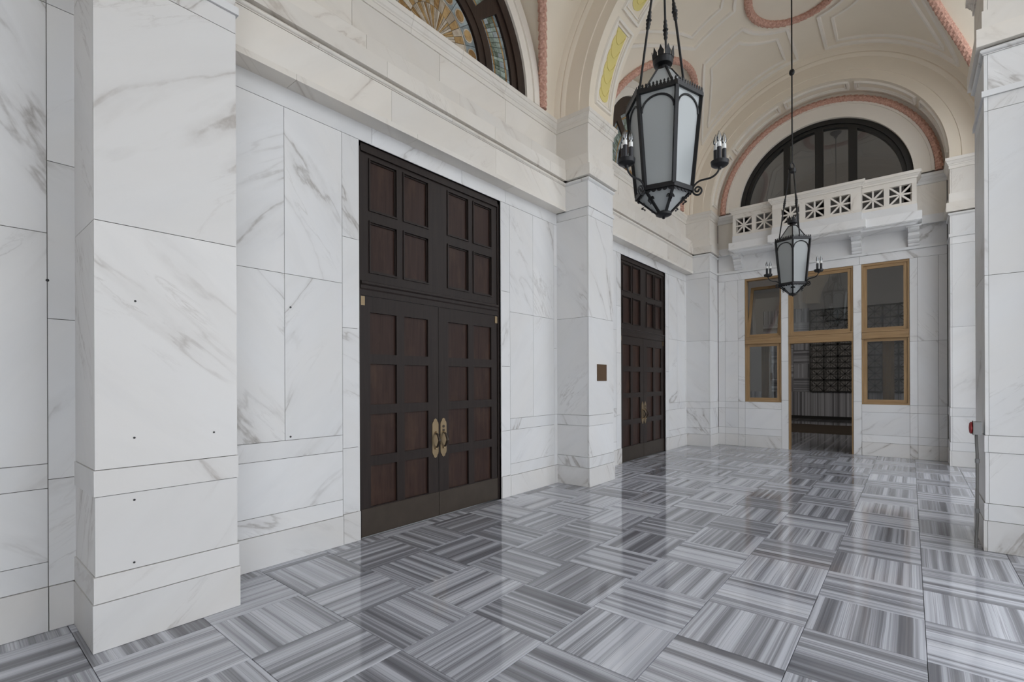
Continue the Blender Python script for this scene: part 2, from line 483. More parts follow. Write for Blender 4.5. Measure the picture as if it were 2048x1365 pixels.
P_BAN = [(0, 4.5465), (.204, 4.5465), (.204, 4.705), (0, 4.705)]
P_BLK = [(0, 4.7055), (.168, 4.7055), (.168, 4.868), (.160, 4.876), (0, 4.876)]
P_COR = [(0, 5.315), (.014, 5.315), (.014, 5.372), (.022, 5.377), (.022, 5.392), (.034, 5.405), (.046, 5.432), (.052, 5.445), (.062, 5.448), (.062, ZS), (0, ZS)]
for k, yc in enumerate(DOORY):
    b0, b1 = BAY[k+1]; d = yc-3.772
    stone_run('architrave_lip', b0, b1, [2.0+d, 3.3+d, 4.9+d], P_LIP, 'marble_warm')
    stone_run('architrave_stone', b0, b1, [2.98+d, 4.56+d], P_FAS, 'marble_warm')
    stone_run('torus_moulding', b0, b1, [2.2+d, 3.8+d, 5.1+d], P_TOR, 'marble_warm')
    stone_run('band_stone', b0, b1, [2.9+d, 4.5+d, 5.7+d], P_BAN, 'marble_warm')
    stone_run('blocking_stone', b0, b1, [2.69+d, 3.93+d, 5.3+d], P_BLK, 'marble_warm')
    stone_run('cornice_stone', b0, b1, [2.6+d, 3.35+d, 4.1+d, 4.9+d], P_COR, 'marble_warm')
# door reveals behind the wall face
for yc in DOORY:
    for s in (-1, 1):
        y = yc + s*DH
        MB().box(SETBACK, W-.004, min(y, y+s*.02), max(y, y+s*.02), 0, L5).build('door_reveal', M['marble'], wall_left)
    MB().box(SETBACK, W-.004, yc-DH, yc+DH, L5, L5+.02).build('door_reveal', M['marble'], wall_left)

# ------------------------------------------------------------------ pillars
def pillar(y0, y1, x0, xf, side, label, far=True, stone='marble'):
    """side +1: face looks to +x (left wall); -1: face looks to -x (right piers)"""
    root = empty('marble_pillar', ((x0+xf)/2, (y0+y1)/2, 0))
    root.location = (0, 0, 0)
    tag(root, label, 'pillar', 'structure')
    s = side; sh = .013                      # the shaft stands back from the base
    i = .007
    MB().box(min(x0, xf-s*(sh+i)), max(x0, xf-s*(sh+i)), y0+sh+i, y1-(sh+i if far else 0), 0, ZS).build('pillar_core', M['joint'], root)
    rows = [(0, L0, 0.0, 'marble_base'), (L0, L1, .005, 'marble'), (L1, L2, sh, 'marble'), (L2, L3, .007, 'marble'), (L3, L4, sh, 'marble'), (L4, L5+.04, sh, 'marble'), (L5+.04, L6, sh, 'marble'),
            (L6+.05, 4.48, sh, 'marble'), (4.70, 5.32, sh, 'marble_warm')]
    for z0, z1, ins, mt in rows:
        mt = stone if mt == 'marble' else mt
        # the x-facing slab covers the corner, the y-facing slabs butt behind it
        slab(root, 'x', xf-s*ins, s, y0+ins-GAP, y1-(ins if far else 0)+GAP, z0, z1, mt)
        xa, xb = x0, xf-s*(ins+.025)
        slab(root, 'y', y0+ins, -1, min(xa, xb), max(xa, xb), z0, z1, mt)
        if far: slab(root, 'y', y1-ins, 1, min(xa, xb), max(xa, xb), z0, z1, mt)
    xe, ya, yb = xf-s*sh, y0+sh, y1-(sh if far else 0)
    path = [(x0, ya), (xe, ya), (xe, yb)] + ([(x0, yb)] if far else [])
    sd = -1 if s > 0 else 1
    lip = [(-.01, 4.10), (.016, 4.10), (.016, 4.152), (-.01, 4.152)]
    tor = [(-.02, 4.479), (.008, 4.479), (.008, 4.487), (.002, 4.488)] + [(.002+.024*math.sin(PI*k/8), 4.510-.022*math.cos(PI*k/8)) for k in range(1, 8)] + [(.0, 4.533), (-.012, 4.538), (-.012, 4.546), (-.02, 4.546)]
    ban = [(-.02, 4.5465), (.052, 4.5465), (.052, 4.705), (-.02, 4.705)]
    blk = [(-.01, 4.7055), (.013, 4.7055), (.013, 4.876), (-.01, 4.876)]
    cor = [(o+(0 if o else -.01), z) for o, z in P_COR]
    for nm, pf, mt in (('necking', lip, 'marble'), ('torus_moulding', tor, 'marble'), ('band', ban, 'marble_warm'), ('blocking', blk, 'marble_warm'), ('cornice', cor, 'marble_warm')):
        MB().sweep(path, pf, sd).build(nm, M[mt], root)
    return root
pil_near = pillar(*PIL[0], W-.02, P, 1, 'broad white marble pillar nearest the camera, cropped by the top of the picture', stone='marble_cream')
pillar(*PIL[1], W-.02, P, 1, 'marble pillar with a bronze plaque between the two dark doors')
pillar(*PIL[2], W-.02, P, 1, 'marble corner pillar between the far dark door and the end wall', far=False)
pillar(*PIL[0], XO, XR, -1, 'marble pier of the open arcade beside the camera')
pillar(6.08, 6.91, XO, XR-.036, -1, 'marble pier at the picture edge with a red box and conduit')
pillar(*PIL[2], XO, XR, -1, 'marble corner pillar beside the end windows, half hidden by the nearer pier', far=False)

# ------------------------------------------------------------------ right arcade wall (open arches to the street)
wall_right = empty('wall_right')
tag(wall_right, 'open arcade wall with tall round arches facing the street', 'wall', 'structure')
RO = 1.97
bays_r = [(BACK, PIL[0][0], -1.75), (PIL[0][1], PIL[1][0], DOORY[0]), (PIL[1][1], PIL[2][0], DOORY[1])]
for b0, b1, yc in bays_r:
    RO = 1.97 if yc > 0 else 1.60  # unseen rear arch narrowed to cut light on faces turned that way
    mb = MB()
    mb.box(WR, XO, b0, yc-RO, 0, ZC); mb.box(WR, XO, yc+RO, b1, 0, ZC)
    mb.build('arch_jamb', M['marble'], wall_right)
    MB().sector((yc, ZC), RO, 3.1, 0, PI, 40, yx, WR+.004, XO).build('arch_head', M['plaster'], wall_right)
MB().box(WR, XO, PIL[2][0], END+.36, ZS, ROOF).build('arch_spandrel', M['plaster'], wall_right)

wall_back = MB().box(-4.62, XO, BACK-.3, BACK, 0, ROOF+.2).build('wall_back', M['in_wall'])
tag(wall_back, 'plain grey wall closing the arcade behind the camera', 'wall', 'structure')

# ------------------------------------------------------------------ ceiling: barrel vault with lunettes, ribs, mouldings
ceiling = MB().box(-4.62, XO+.02, BACK, END+.36, ROOF, ROOF+.2).build('ceiling', M['plaster'])
tag(ceiling, 'cream plaster barrel vault with cross ribs, raised panels and pink garlands', 'ceiling', 'structure')
def barrel_pt(a, y, r=RB): return (XC + r*math.cos(a), y, ZC + r*math.sin(a))
ybays = [(BACK, PIL[0][0], -1.75), (PIL[0][1], PIL[1][0], DOORY[0]), (PIL[1][1], PIL[2][0], DOORY[1])]
NA, NY = 48, 10
for b0, b1, yc in ybays:
    v, f = [], []
    angs = sorted(set([PI*k/NA for k in range(NA+1)] + [math.asin(RL/RB), PI-math.asin(RL/RB)]))
    for side in (0, 1):
        base = len(v)
        for a in angs:
            dz = RB*math.sin(a); w = math.sqrt(max(0, RL*RL-dz*dz))
            ya, yb = (b0-.02, yc-w) if side == 0 else (yc+w, b1+.02)
            for k in range(NY+1): v.append(barrel_pt(a, ya+(yb-ya)*k/NY))
        q = NY+1
        for i in range(len(angs)-1):
            for k in range(NY): f.append((base+i*q+k, base+i*q+k+1, base+(i+1)*q+k+1, base+(i+1)*q+k))
    mb = MB().add(v, f); mb.build('vault', M['plaster'], ceiling, smooth=True)
    for s, xw in ((-1, W-.03), (1, WR+.01)):
        v, f = [], []; n = 56
        for k in range(n+1):
            t = PI*k/n; dz = RL*math.sin(t); y = yc + RL*math.cos(t)
            xg = XC + s*math.sqrt(RB*RB-dz*dz)
            for j in range(4): v.append((xw+(xg-xw)*j/3, y, ZC+dz))
        for k in range(n):
            for j in range(3): f.append((k*4+j, (k+1)*4+j, (k+1)*4+j+1, k*4+j+1))
        MB().add(v, f).build('lunette_soffit', M['plaster'], ceiling, smooth=True)

def rib(y0, y1, far=True):
    # cross-section (radius, y), fascias stepping out towards the vault
    pr = [(RA, y0), (RA, y1)]
    if far: pr += [(2.235, y1), (2.24, y1+.018), (2.47, y1+.018), (2.485, y1+.035), (2.53, y1+.05), (2.55, y1+.042), (2.57, y1+.06), (2.70, y1+.075)]
    else: pr += [(2.70, y1)]
    pr += [(2.70, y0-.075), (2.57, y0-.06), (2.55, y0-.042), (2.53, y0-.05), (2.485, y0-.035), (2.47, y0-.018), (2.24, y0-.018), (2.235, y0)]
    n, q = 64, len(pr); v, f = [], []
    for k in range(n+1):
        a = PI*k/n
        for r, y in pr: v.append((XC+r*math.cos(a), y, ZC+r*math.sin(a)))
    for k in range(n):
        for j in range(q): f.append((k*q+j, (k+1)*q+j, (k+1)*q+(j+1) % q, k*q+(j+1) % q))
    # stilts down to the cornice
    for k, a in ((0, 0), (n, PI)):
        o = len(v)
        for r, y in pr: v.append((XC+r*math.cos(a), y, ZS-.002))
        for j in range(q): f.append((k*q+j, k*q+(j+1) % q, o+(j+1) % q, o+j))
    return MB().add(v, f).build('transverse_arch', M['plaster'], ceiling, smooth=True)
ribs = [(PIL[0][0]+.02, PIL[0][1]-.02, True), (PIL[1][0]+.02, PIL[1][1]-.02, True), (PIL[2][0]+.02, END+.01, False)]
for r in ribs: rib(*r)
rib(BACK, BACK+.5, True)

def on_soffit(a, y, r=RA): return (XC - r*math.cos(a), y, ZC + r*math.sin(a))
def strip(path, w, d, nrm, name, mat, parent, closed=True):
    """raised square-edged fillet following points; nrm(i) gives the outward direction"""
    m = len(path); mb = MB(); v, f = [], []
    for i in range(m):
        p = Vector(path[i]); a = Vector(path[i-1] if (closed or i) else path[i]); b = Vector(path[(i+1) % m] if (closed or i < m-1) else path[i])
        t = (b-a).normalized(); n = Vector(nrm(p)).normalized(); s = t.cross(n).normalized()
        for q in (p-s*w*.5-n*.004, p-s*w*.32+n*d, p+s*w*.32+n*d, p+s*w*.5-n*.004): v.append(q)
    for i in range(m if closed else m-1):
        j = (i+1) % m
        for k in range(4): f.append((i*4+k, i*4+(k+1) % 4, j*4+(k+1) % 4, j*4+k))
    return mb.add(v, f).build(name, M[mat], parent)
def axis_n(p): return (XC-p.x, 0, ZC-p.z)
def rect_path(a0, a1, y0, y1, fn, n=14):
    p = [fn(a0+(a1-a0)*k/n, y0) for k in range(n+1)]
    p += [fn(a1, y0+(y1-y0)*k/4) for k in range(1, 4)]
    p += [fn(a1-(a1-a0)*k/n, y1) for k in range(n+1)]
    p += [fn(a0, y1-(y1-y0)*k/4) for k in range(1, 4)]
    return p
deg = math.radians
def soffit_panels(y0, y1, painted):
    for k in range(5):
        a0 = deg(3.7 + k*35.25); a1 = a0 + deg(31.6)
        strip(rect_path(a0, a1, y0+.17, y1-.13, on_soffit), .056, .034, axis_n, 'panel_moulding', 'plaster_light', ceiling)
        strip(rect_path(a0+deg(1.5), a1-deg(1.5), y0+.215, y1-.175, on_soffit), .026, .018, axis_n, 'panel_moulding', 'plaster_light', ceiling)
        if painted:
            ya, yb = y0+.26, y1-.225; ym = (ya+yb)/2; n = 60
            v, f = [], []
            for i in range(n+1):
                u = i/n; a = a0+deg(2.7)+(a1-a0-deg(4.6))*u
                sc = abs(math.sin(PI*u*5.5))**.6*.030
                tip = 1.0 if u > .10 else math.sqrt(max(0.0, 1-((.10-u)/.10)**2))
                lo = ym - (ym-ya-.03+sc)*tip; hi = ym + (yb-ym)*tip
                for y in (lo, hi): v.append(on_soffit(a, y, RA-.008)); v.append(on_soffit(a, y, RA+.01))
            for i in range(n):
                o, q = i*4, i*4+4
                f += [(o, o+2, q+2, q), (o, q, q+1, o+1), (o+2, o+3, q+3, q+2)]
            f += [(0, 1, 3, 2), (n*4, n*4+2, n*4+3, n*4+1)]
            MB().add(v, f).build('yellow_panel', M['yellow'], ceiling)
            for s in range(5):
                u0 = .16 + s*.185; ac = a0+deg(2.7)+(a1-a0-deg(4.6))*u0
                arc = []
                for q in range(13):
                    t = PI*(.12+.76*q/12)
                    arc.append(on_soffit(ac + .062 - .095*math.sin(t), ym - .135*math.cos(t)*.92, RA-.008))
                strip(arc, .016, .010, axis_n, 'scale_moulding', 'yellow', ceiling, closed=False)
soffit_panels(ribs[0][0], ribs[0][1], True)
soffit_panels(ribs[1][0], ribs[1][1], True)
soffit_panels(ribs[2][0]-.04, ribs[2][1]-.06, False)

# raised panel mouldings of the vault: four corner panels about the oval
def vault_curve(dx, y): 
    dz = math.sqrt(max(0, RB*RB-dx*dx)); return (XC+dx, y, ZC+dz)
def dense(pts, n=10):
    out = []
    for a, b in zip(pts, pts[1:] + pts[:1]):
        for k in range(n): out.append((a[0]+(b[0]-a[0])*k/n, a[1]+(b[1]-a[1])*k/n))
    return out
def ell(ax, ay, t0, t1, n=8): return [(ax*math.cos(t0+(t1-t0)*k/n), ay*math.sin(t0+(t1-t0)*k/n)) for k in range(n+1)]
def along_lunette(off, z0, z1, n=8):
    out = []
    for k in range(n+1):
        dz = z0+(z1-z0)*k/n; dx = math.sqrt(RB*RB-dz*dz); out.append((dx-off*.75, math.sqrt(max(0, RL*RL-dz*dz))+off*.45))
    return out
outer = ell(.88, 1.06, math.acos(.25/.88), math.asin(.28/1.06)) + [(1.55, .28)] + [(1.68, .62), (1.86, 1.15), (2.02, 1.60), (2.20, 2.10)] + [(1.2, 2.12), (.25, 2.12)]
inner = ell(1.10, 1.28, math.acos(.45/1.10), math.asin(.56/1.28)) + [(1.50, .56)] + [(1.58, .85), (1.74, 1.28), (1.87, 1.62), (2.00, 1.92)] + [(1.2, 1.94), (.45, 1.94)]
for b0, b1, yc in ybays[1:]:
    for sx in (-1, 1):
        for sy in (-1, 1):
            for poly, w, d in ((outer, .075, .034), (inner, .060, .028)):
                pts = dense(poly, 4)
                strip([vault_curve(sx*x, yc+sy*y) for x, y in pts], w, d, axis_n, 'vault_panel_moulding', 'plaster_light', ceiling)

# pink garlands
def garland(pts, r, name, parent, closed=False, leaf=.105):
    pts = [Vector(p) for p in pts]
    acc = [0]
    for a, b in zip(pts, pts[1:]+([pts[0]] if closed else [])): acc.append(acc[-1]+(b-a).length)
    L = acc[-1]; nl = max(1, round(L/leaf)); m = nl*6; n = 12; v, f = [], []
    src = pts + ([pts[0]] if closed else [])
    prev = None; i = 0
    for k in range(m if closed else m+1):
        s = L*k/m
        while i < len(src)-2 and acc[i+1] < s: i += 1
        u = (s-acc[i])/max(1e-6, acc[i+1]-acc[i]); p = src[i].lerp(src[i+1], u)
        t = (src[i+1]-src[i]).normalized()
        if prev is None: e = t.cross(Vector((.3, .2, .9))).normalized()
        else: e = (prev - t*prev.dot(t)).normalized()
        prev = e; w = t.cross(e)
        for q in range(n):
            th = 2*PI*q/n
            ph = k/6.0 + .5*(q % 2)
            saw = ph % 1.0
            rr = r*(1.13-.30*saw) * (1.03 if q % 2 else .95)
            v.append(p + (e*math.cos(th)+w*math.sin(th))*rr)
    mm = m if closed else m+1
    for k in range(mm if closed else mm-1):
        j = (k+1) % mm
        for q in range(n): f.append((k*n+q, k*n+(q+1) % n, j*n+(q+1) % n, j*n+q))
    if not closed: f += [tuple(range(n)), tuple((mm-1)*n+q for q in range(n))]
    return MB().add(v, f).build(name, M['garland'], parent)
for b0, b1, yc in ybays[1:]:
    for s in (-1, 1):
        pts = []
        for k in range(121):
            t = PI*k/120; dz = RL*math.sin(t)
            pts.append((XC+s*(math.sqrt(RB*RB-dz*dz)-.03), yc+(RL-.005)*math.cos(t), ZC+dz-.02))
        garland(pts, .058, 'lunette_garland', ceiling)['label'] = 'pink leaf garland round the lunette'
    pts = [vault_curve(.655*math.cos(2*PI*k/120), yc+.85*math.sin(2*PI*k/120)) for k in range(120)]
    garland([(x, y, z-.02) for x, y, z in pts], .062, 'oval_garland', ceiling, True)['label'] = 'pink oval garland on the crown of the vault'

# ------------------------------------------------------------------ end wall
wall_end = empty('wall_end')
tag(wall_end, 'white marble end wall with a doorway between two oak windows below a balcony', 'wall', 'structure')
WX = [(-3.0, -2.24), (-2.10, -.91), (-.77, -.005)]
xz = lambda u, z, d: (u, d, z)
EB = END+.34
xl, xr = W, WR+.1
cb = MB()
for a, b in ((xl, WX[0][0]), (WX[0][1], WX[1][0]), (WX[1][1], WX[2][0]), (WX[2][1], xr)): cb.box(a, b, END+.007, EB, 0, L5)
for a, b in (WX[0], WX[2]): cb.box(a, b, END+.007, EB, 0, 1.05)
RE = 1.587
cb.box(xl, xr, END+.007, EB, L5, 4.72); cb.box(xl, XC+.005-RE, END+.007, EB, 4.72, 5.50); cb.box(XC+.005+RE, xr, END+.007, EB, 4.72, 5.50)
cb.build('wall_core', M['joint'], wall_end)
RE = 1.587
MB().sector((XC+.005, ZC), RE, 2.6, 0, PI, 48, xz, END+.002, EB).build('lunette_wall', M['plaster_light'], wall_end)
def eslab(a0, a1, z0, z1, mat='marble', proud=0.0): slab(wall_end, 'y', END, -1, a0, a1, z0, z1, mat, proud)
xL, xR = P, XR
for a, b in ((xL, -3.44), (-3.44, -3.15), (-3.15, -3.0)):
    for z0, z1, mt in ((0, L0, 'marble_base'), (L0, L1, 'marble'), (L1, L2, 'marble'), (L2, L3, 'marble'), (L3, 2.49, 'marble'), (2.49, L5, 'marble')): eslab(a, b, z0, z1, mt, .01 if z0 == 0 else 0)
for (a, b) in (WX[0], WX[2]):
    for z0, z1, mt in ((0, L0, 'marble_base'), (L0, L1, 'marble'), (L1, L2, 'marble'), (L2, 1.05, 'marble')): eslab(a, b, z0, z1, mt, .01 if z0 == 0 else 0)
for a, b in ((-2.24, -2.10), (-.91, -.77)):
    for z0, z1 in ((0, 1.1), (1.1, 1.98), (1.98, 2.95), (2.95, L5)): eslab(a, b, z0, z1)
for a, b in ((-.005, .115), (.115, .42), (.42, xR)):
    for z0, z1, mt in ((0, L0, 'marble_base'), (L0, L1, 'marble'), (L1, L2, 'marble'), (L2, L3, 'marble'), (L3, 2.30, 'marble'), (2.30, L5, 'marble')): eslab(a, b, z0, z1, mt, .01 if z0 == 0 else 0)
for a, b in ((xL, -2.3), (-2.3, -.8), (-.8, xR)):
    eslab(a, b, L5, L6); eslab(a, b, 4.15, 4.55, 'marble')
for a, b in ((xL, XC+.005-RE), (XC+.005+RE, xR)): eslab(a, b, 4.70, 5.33, 'marble_warm')
for nm, pf in (('architrave_lip', [(-.02, 4.10), (.035, 4.10), (.035, 4.152), (-.02, 4.152)]),
               ('band', [(-.02, 4.5455), (.07, 4.5455), (.07, 4.705), (-.02, 4.705)]),
               ('cornice', [(o+(.01 if o else -.02), z) for o, z in P_COR])):
    if nm == 'cornice':
        MB().sweep([(xL, END), (XC+.005-RE, END)], pf, -1).build(nm, M['marble'], wall_end); MB().sweep([(XC+.005+RE, END), (xR, END)], pf, -1).build(nm, M['marble'], wall_end)
    else: MB().sweep([(xL, END), (xR, END)], pf, -1).build(nm, M['marble'], wall_end)
# archivolt of the end lunette
MB().sector((XC+.005, ZC), RE, 1.845, 0, PI, 64, xz, END-.022, END+.01).build('archivolt', M['plaster_light'], wall_end)
MB().sector((XC+.005, ZC), 1.845, 1.89, 0, PI, 64, xz, END-.045, END+.01).build('archivolt_fillet', M['plaster_light'], wall_end)
pts = [(XC+.005+1.955*math.cos(PI*k/140), END-.05, ZC+1.955*math.sin(PI*k/140)-.02) for k in range(141)]
garland(pts, .058, 'end_garland', wall_end)['label'] = 'pink leaf garland round the end lunette'
# archivolts of the stained glass lunettes, on the left wall
for yc in DOORY:
    MB().sector((yc, ZC), RW, 1.86, 0, PI, 64, yx, W-.03, W-.004).build('archivolt', M['plaster_light'], wall_left)
    MB().sector((yc, ZC), 1.80, 1.94, 0, PI, 64, yx, W-.03, W+.022).build('archivolt_fillet', M['plaster_light'], wall_left)

# ------------------------------------------------------------------ dark doors
def make_door(yc, name, lab):
    root = empty(name, (W-.04, yc, 0))
    tag(root, lab, 'door', 'structure')
    # local: x outwards (0 = leaf face), y along the wall
    ft = .045
    def plate(nm, holes_y, holes_z, y0, y1, z0, z1, x0, x1, parent, mat='door'):
        """stiles and rails round rectangular holes"""
        mb = MB(); ys = [y0]
        for a, b in holes_y: ys += [a, b]
        ys.append(y1)
        for k in range(0, len(ys), 2): mb.box(x0, x1, ys[k], ys[k+1], z0, z1)
        zs = [z0]
        for a, b in holes_z: zs += [a, b]
        zs.append(z1)
        for a, b in holes_y:
            for k in range(0, len(zs), 2): mb.box(x0, x1, a, b, zs[k], zs[k+1])
        return mb.build(nm, M[mat], parent)
    CX2 = ((.155, .488), (.588, .913))
    ROWS = ((.287, .70), (.80, 1.222), (1.317, 1.732), (1.832, 2.252))
    TR = ((2.663, 3.165), (3.287, 3.793))
    # outer frame
    fr = MB(); fr.box(-.10, .012, -DH, -DH+.035, 0, L5); fr.box(-.10, .012, DH-.035, DH, 0, L5); fr.box(-.10, .012, -DH, DH, L5-.045, L5)
    fr.box(-.10, .022, -DH+.035, DH-.035, L5-.085, L5-.045)
    fr.build('door_frame', M['door'], root)
    for s in (-1, 1):
        hy = sorted((s*a, s*b) if s > 0 else (s*b, s*a) for a, b in CX2)
        y0, y1 = (.003, DH-.037) if s > 0 else (-DH+.037, -.003)
        leaf = plate('door_leaf', hy, ROWS, y0, y1, .004, 2.412, -ft, 0, root)
        for a, b in hy:
            for z0, z1 in ROWS:
                MB().box(-ft, -.026, a-.004, b+.004, z0-.004, z1+.004).build('door_panel', M['door_panel'], leaf)
        MB().box(0, .006, y0, y1, .004, .278).build('kick_plate', M['bronze'], leaf)
        # hinge cover at the top corner
        MB().box(0, .008, s*(DH-.082) if s > 0 else -DH+.037, s*(DH-.037) if s > 0 else -DH+.082, 2.315, 2.405).build('hinge_plate', M['brass'], leaf)
        # handle
        hc = s*.068 + (.012 if s < 0 else .0)
        hw, hz0, hz1 = .047, .675, 1.128
        pr = [(-hw, hz0+.07), (-hw*.86, hz0+.045), (-hw*.62, hz0+.035), (-hw*.45, hz0+.012), (0, hz0), (hw*.45, hz0+.012), (hw*.62, hz0+.035), (hw*.86, hz0+.045), (hw, hz0+.07)]
        pr += [(a, hz0+hz1-b) for a, b in reversed(pr)]
        pl = MB().prism(pr, lambda a, b, d: (d, hc+a, b), 0, .007).build('handle_plate', M['brass'], leaf)
        gp = []
        for k in range(15):
            u = k/14; z = .965 - .175*u
            gp.append((.010 + .062*math.sin(PI*u)**.55, hc+.004, z - (.02*math.sin(2*PI*u))))
        MB().tube(gp, [.010+.006*math.sin(PI*k/14) for k in range(15)], 8).build('pull_handle', M['bronze'], leaf, smooth=True)
        MB().lathe([(.004, -.008), (.016, -.006), (.018, 0), (.012, .012), (.003, .016)], (.012, hc+.004, .965), 10).build('handle_boss', M['brass'], leaf, smooth=True)
        MB().lathe([(.004, -.012), (.018, -.010), (.020, 0), (.012, .014), (.003, .018)], (.014, hc+.004, .785), 10).build('handle_boss', M['brass'], leaf, smooth=True)
        if s > 0:
            mb = MB(); mb.tube([(.005, hc, 1.03), (.012, hc, 1.03)], .017, 12); mb.box(.005, .013, hc-.014, hc+.014, .975, 1.0)
            mb.build('lock_cylinder', M['bronze'], leaf)
    # transom
    allh = [(-.913, -.588), (-.488, -.155), (.155, .488), (.588, .913)]
    tr = plate('transom_panel', allh, TR, -DH+.037, DH-.037, 2.545, L5-.085, -ft, 0, root)
    for a, b in allh:
        for z0, z1 in TR:
            MB().box(-ft, -.022, a-.004, b+.004, z0-.004, z1+.004).build('door_panel', M['door_panel'], tr)
            mb = MB(); m = .013
            for (ya, yb, za, zb) in ((a-m, b+m, z1-.002, z1+m), (a-m, b+m, z0-m, z0+.002), (a-m, a+.002, z0, z1), (b-.002, b+m, z0, z1)): mb.box(-.002, .012, ya, yb, za, zb)
            for (ya, yb, za, zb) in ((a, b, z1-.016, z1), (a, b, z0, z0+.016), (a, a+.016, z0, z1), (b-.016, b, z0, z1)): mb.box(-.024, -.008, ya, yb, za, zb)
            mb.build('panel_moulding', M['door'], tr)
    # transom beam
    MB().sweep([(0, DH-.03), (0, -DH+.03)], [(-.05, 2.414), (.010, 2.414), (.012, 2.47), (.020, 2.485), (.020, 2.515), (.034, 2.530), (.034, 2.552), (.010, 2.560), (-.05, 2.560)], 1).build('transom_beam', M['door'], root)
    return root
make_door(DOORY[0], 'door_1', 'large dark wooden double door nearest the camera, with brass pull handles')
make_door(DOORY[1], 'door_2', 'farther dark wooden double door beyond the pillar with the plaque')

# ------------------------------------------------------------------ stained glass lunettes
def stained_window(yc, name, lab):
    root = empty(name, (W-.05, yc, ZC)); tag(root, lab, 'window', 'structure')
    fn = lambda u, z, d: (d, u, z)
    O = (0, 0)
    MB().sector(O, 1.50, RW+.01, 0, PI, 48, fn, -.10, .012).build('outer_frame', M['window_wood'], root)
    MB().sector(O, 1.385, 1.50, 0, PI, 48, fn, -.10, -.012).build('outer_sash', M['window_wood'], root)
    MB().sector(O, .86, .985, 0, PI, 40, fn, -.10, -.002).build('inner_frame', M['window_wood'], root)
    MB().sector(O, .745, .86, 0, PI, 40, fn, -.10, -.014).build('inner_sash', M['window_wood'], root)
    MB().sector(O, .02, RW, 0, PI, 32, fn, -.16, -.050).build('lead_backing', M['lead'], root)
    sill = MB().box(-.10, .0, -RW, RW, -.045, .012).build('sill', M['window_wood'], root)
    for a in (44, 90, 136):
        MB().sector(O, .99, 1.385, deg(a-4.2), deg(a+4.2), 3, fn, -.10, -.012).build('glazing_bar', M['window_wood'], root)
    rnd = random.Random(5)
    def pane(r0, r1, a0, a1, mat, g=.006, d=-.040):
        ga0 = g/max(r0, .05); 
        MB().sector(O, r0+g*.5, r1-g*.5, a0+g/(r0+r1), a1-g/(r0+r1), 3, fn, -.052, d).build('glass_pane', M[mat], root)
    # ring of mosaic strips between the frames
    segs = [(0.5, 39.8), (48.2, 85.8), (94.2, 131.8), (140.2, 179.5)]
    for s0, s1 in segs:
        n = 7
        for k in range(n):
            a0, a1 = deg(s0+(s1-s0)*k/n), deg(s0+(s1-s0)*(k+1)/n)
            pane(1.0, 1.055, a0, a1, 'blue_glass'); pane(1.055, 1.085, a0, a1, 'amber')
            am = a0+(a1-a0)*rnd.uniform(.35, .65)
            pane(1.085, 1.19, a0, am, 'green_glass'); pane(1.085, 1.17, am, a1, rnd.choice(('green_glass', 'blue_glass')))
            pane(1.19, 1.29, a0, am, rnd.choice(('green_glass', 'blue_glass'))); pane(1.17, 1.29, am, a1, 'green_glass')
            pane(1.29, 1.32, a0, a1, 'amber'); pane(1.32, 1.375, a0, a1, 'blue_glass')
    # fan
    n = 18
    for k in range(n):
        a0, a1 = PI*k/n, PI*(k+1)/n; am = (a0+a1)/2
        pane(.10, .36, a0, am, ('cream_glass', 'amber')[k % 2], .004); pane(.10, .36, am, a1, ('amber', 'cream_glass', 'cream_glass')[k % 3], .004)
    for k in range(9):
        a0, a1 = PI*k/9, PI*(k+1)/9; am = (a0+a1)/2
        pane(.36, .52, a0, am, 'amber'); pane(.36, .52, am, a1, 'cream_glass')
        pane(.52, .545, a0, a1, 'cream_glass', .003)
        # outer field with a medallion
        pane(.545, .73, a0, a1, 'blue_glass')
        c = (.635*math.cos(am), .635*math.sin(am))
        for rr, mt, d in ((.080, 'cream_glass', -.035), (.064, 'amber', -.030)):
            poly = [(c[0]+rr*math.cos(2*PI*q/20), c[1]+rr*math.sin(2*PI*q/20)) for q in range(20)]
            MB().prism(poly, fn, -.052, d).build('glass_medallion', M[mt], root)
    MB().sector(O, .02, .10, 0, PI, 12, fn, -.052, -.036).build('glass_hub', M['amber'], root)
    return root
stained_window(DOORY[0], 'window_1', 'half-round stained glass fan window above the nearest dark door')
stained_window(DOORY[1], 'window_2', 'half-round stained glass window above the farther door, behind the large lantern')

# ------------------------------------------------------------------ end wall glazing
# black lunette
w3 = empty('window_3', (XC+.005, END+.10, ZC)); tag(w3, 'black-framed half-round window above the marble balcony', 'window', 'structure')
fnx = lambda u, z, d: (u, d, z)
MB().sector((0, 0), 1.49, RE+.005, 0, PI, 56, fnx, -.05, .12).build('outer_frame', M['black'], w3)
MB().sector((0, 0), 1.42, 1.49, 0, PI, 56, fnx, -.015, .12).build('inner_frame', M['black'], w3)
MB().box(-RE, RE, -.05, .12, -.83, -.75).build('sill', M['black'], w3)
for s in (-1, 1): MB().box(min(s*1.43, s*RE), max(s*1.43, s*RE), -.03, .12, -.75, .02).build('side_frame', M['black'], w3)
mulls = [(-.62, .06), (0.0, .075), (.60, .075)]
for x, h in mulls:
    zt = math.sqrt(1.45**2-x*x)
    MB().box(x-h, x+h, -.02, .10, -.75, zt).build('mullion', M['black'], w3)
edges = [-1.42] + [e for x, h in mulls for e in (x-h, x+h)] + [1.42]
for k in range(0, len(edges), 2):
    a, b = edges[k], edges[k+1]; n = 14
    poly = [(b, .02), ] + [] 
    arc = [(a+(b-a)*q/n, math.sqrt(max(0.0, 1.43**2-(a+(b-a)*q/n)**2))) for q in range(n+1)]
    poly = [(a, -.75)] + [(x, max(z, .03)) for x, z in arc] + [(b, -.75)]
    MB().prism(poly, fnx, .040, .046).build('pane', M['glass'], w3)

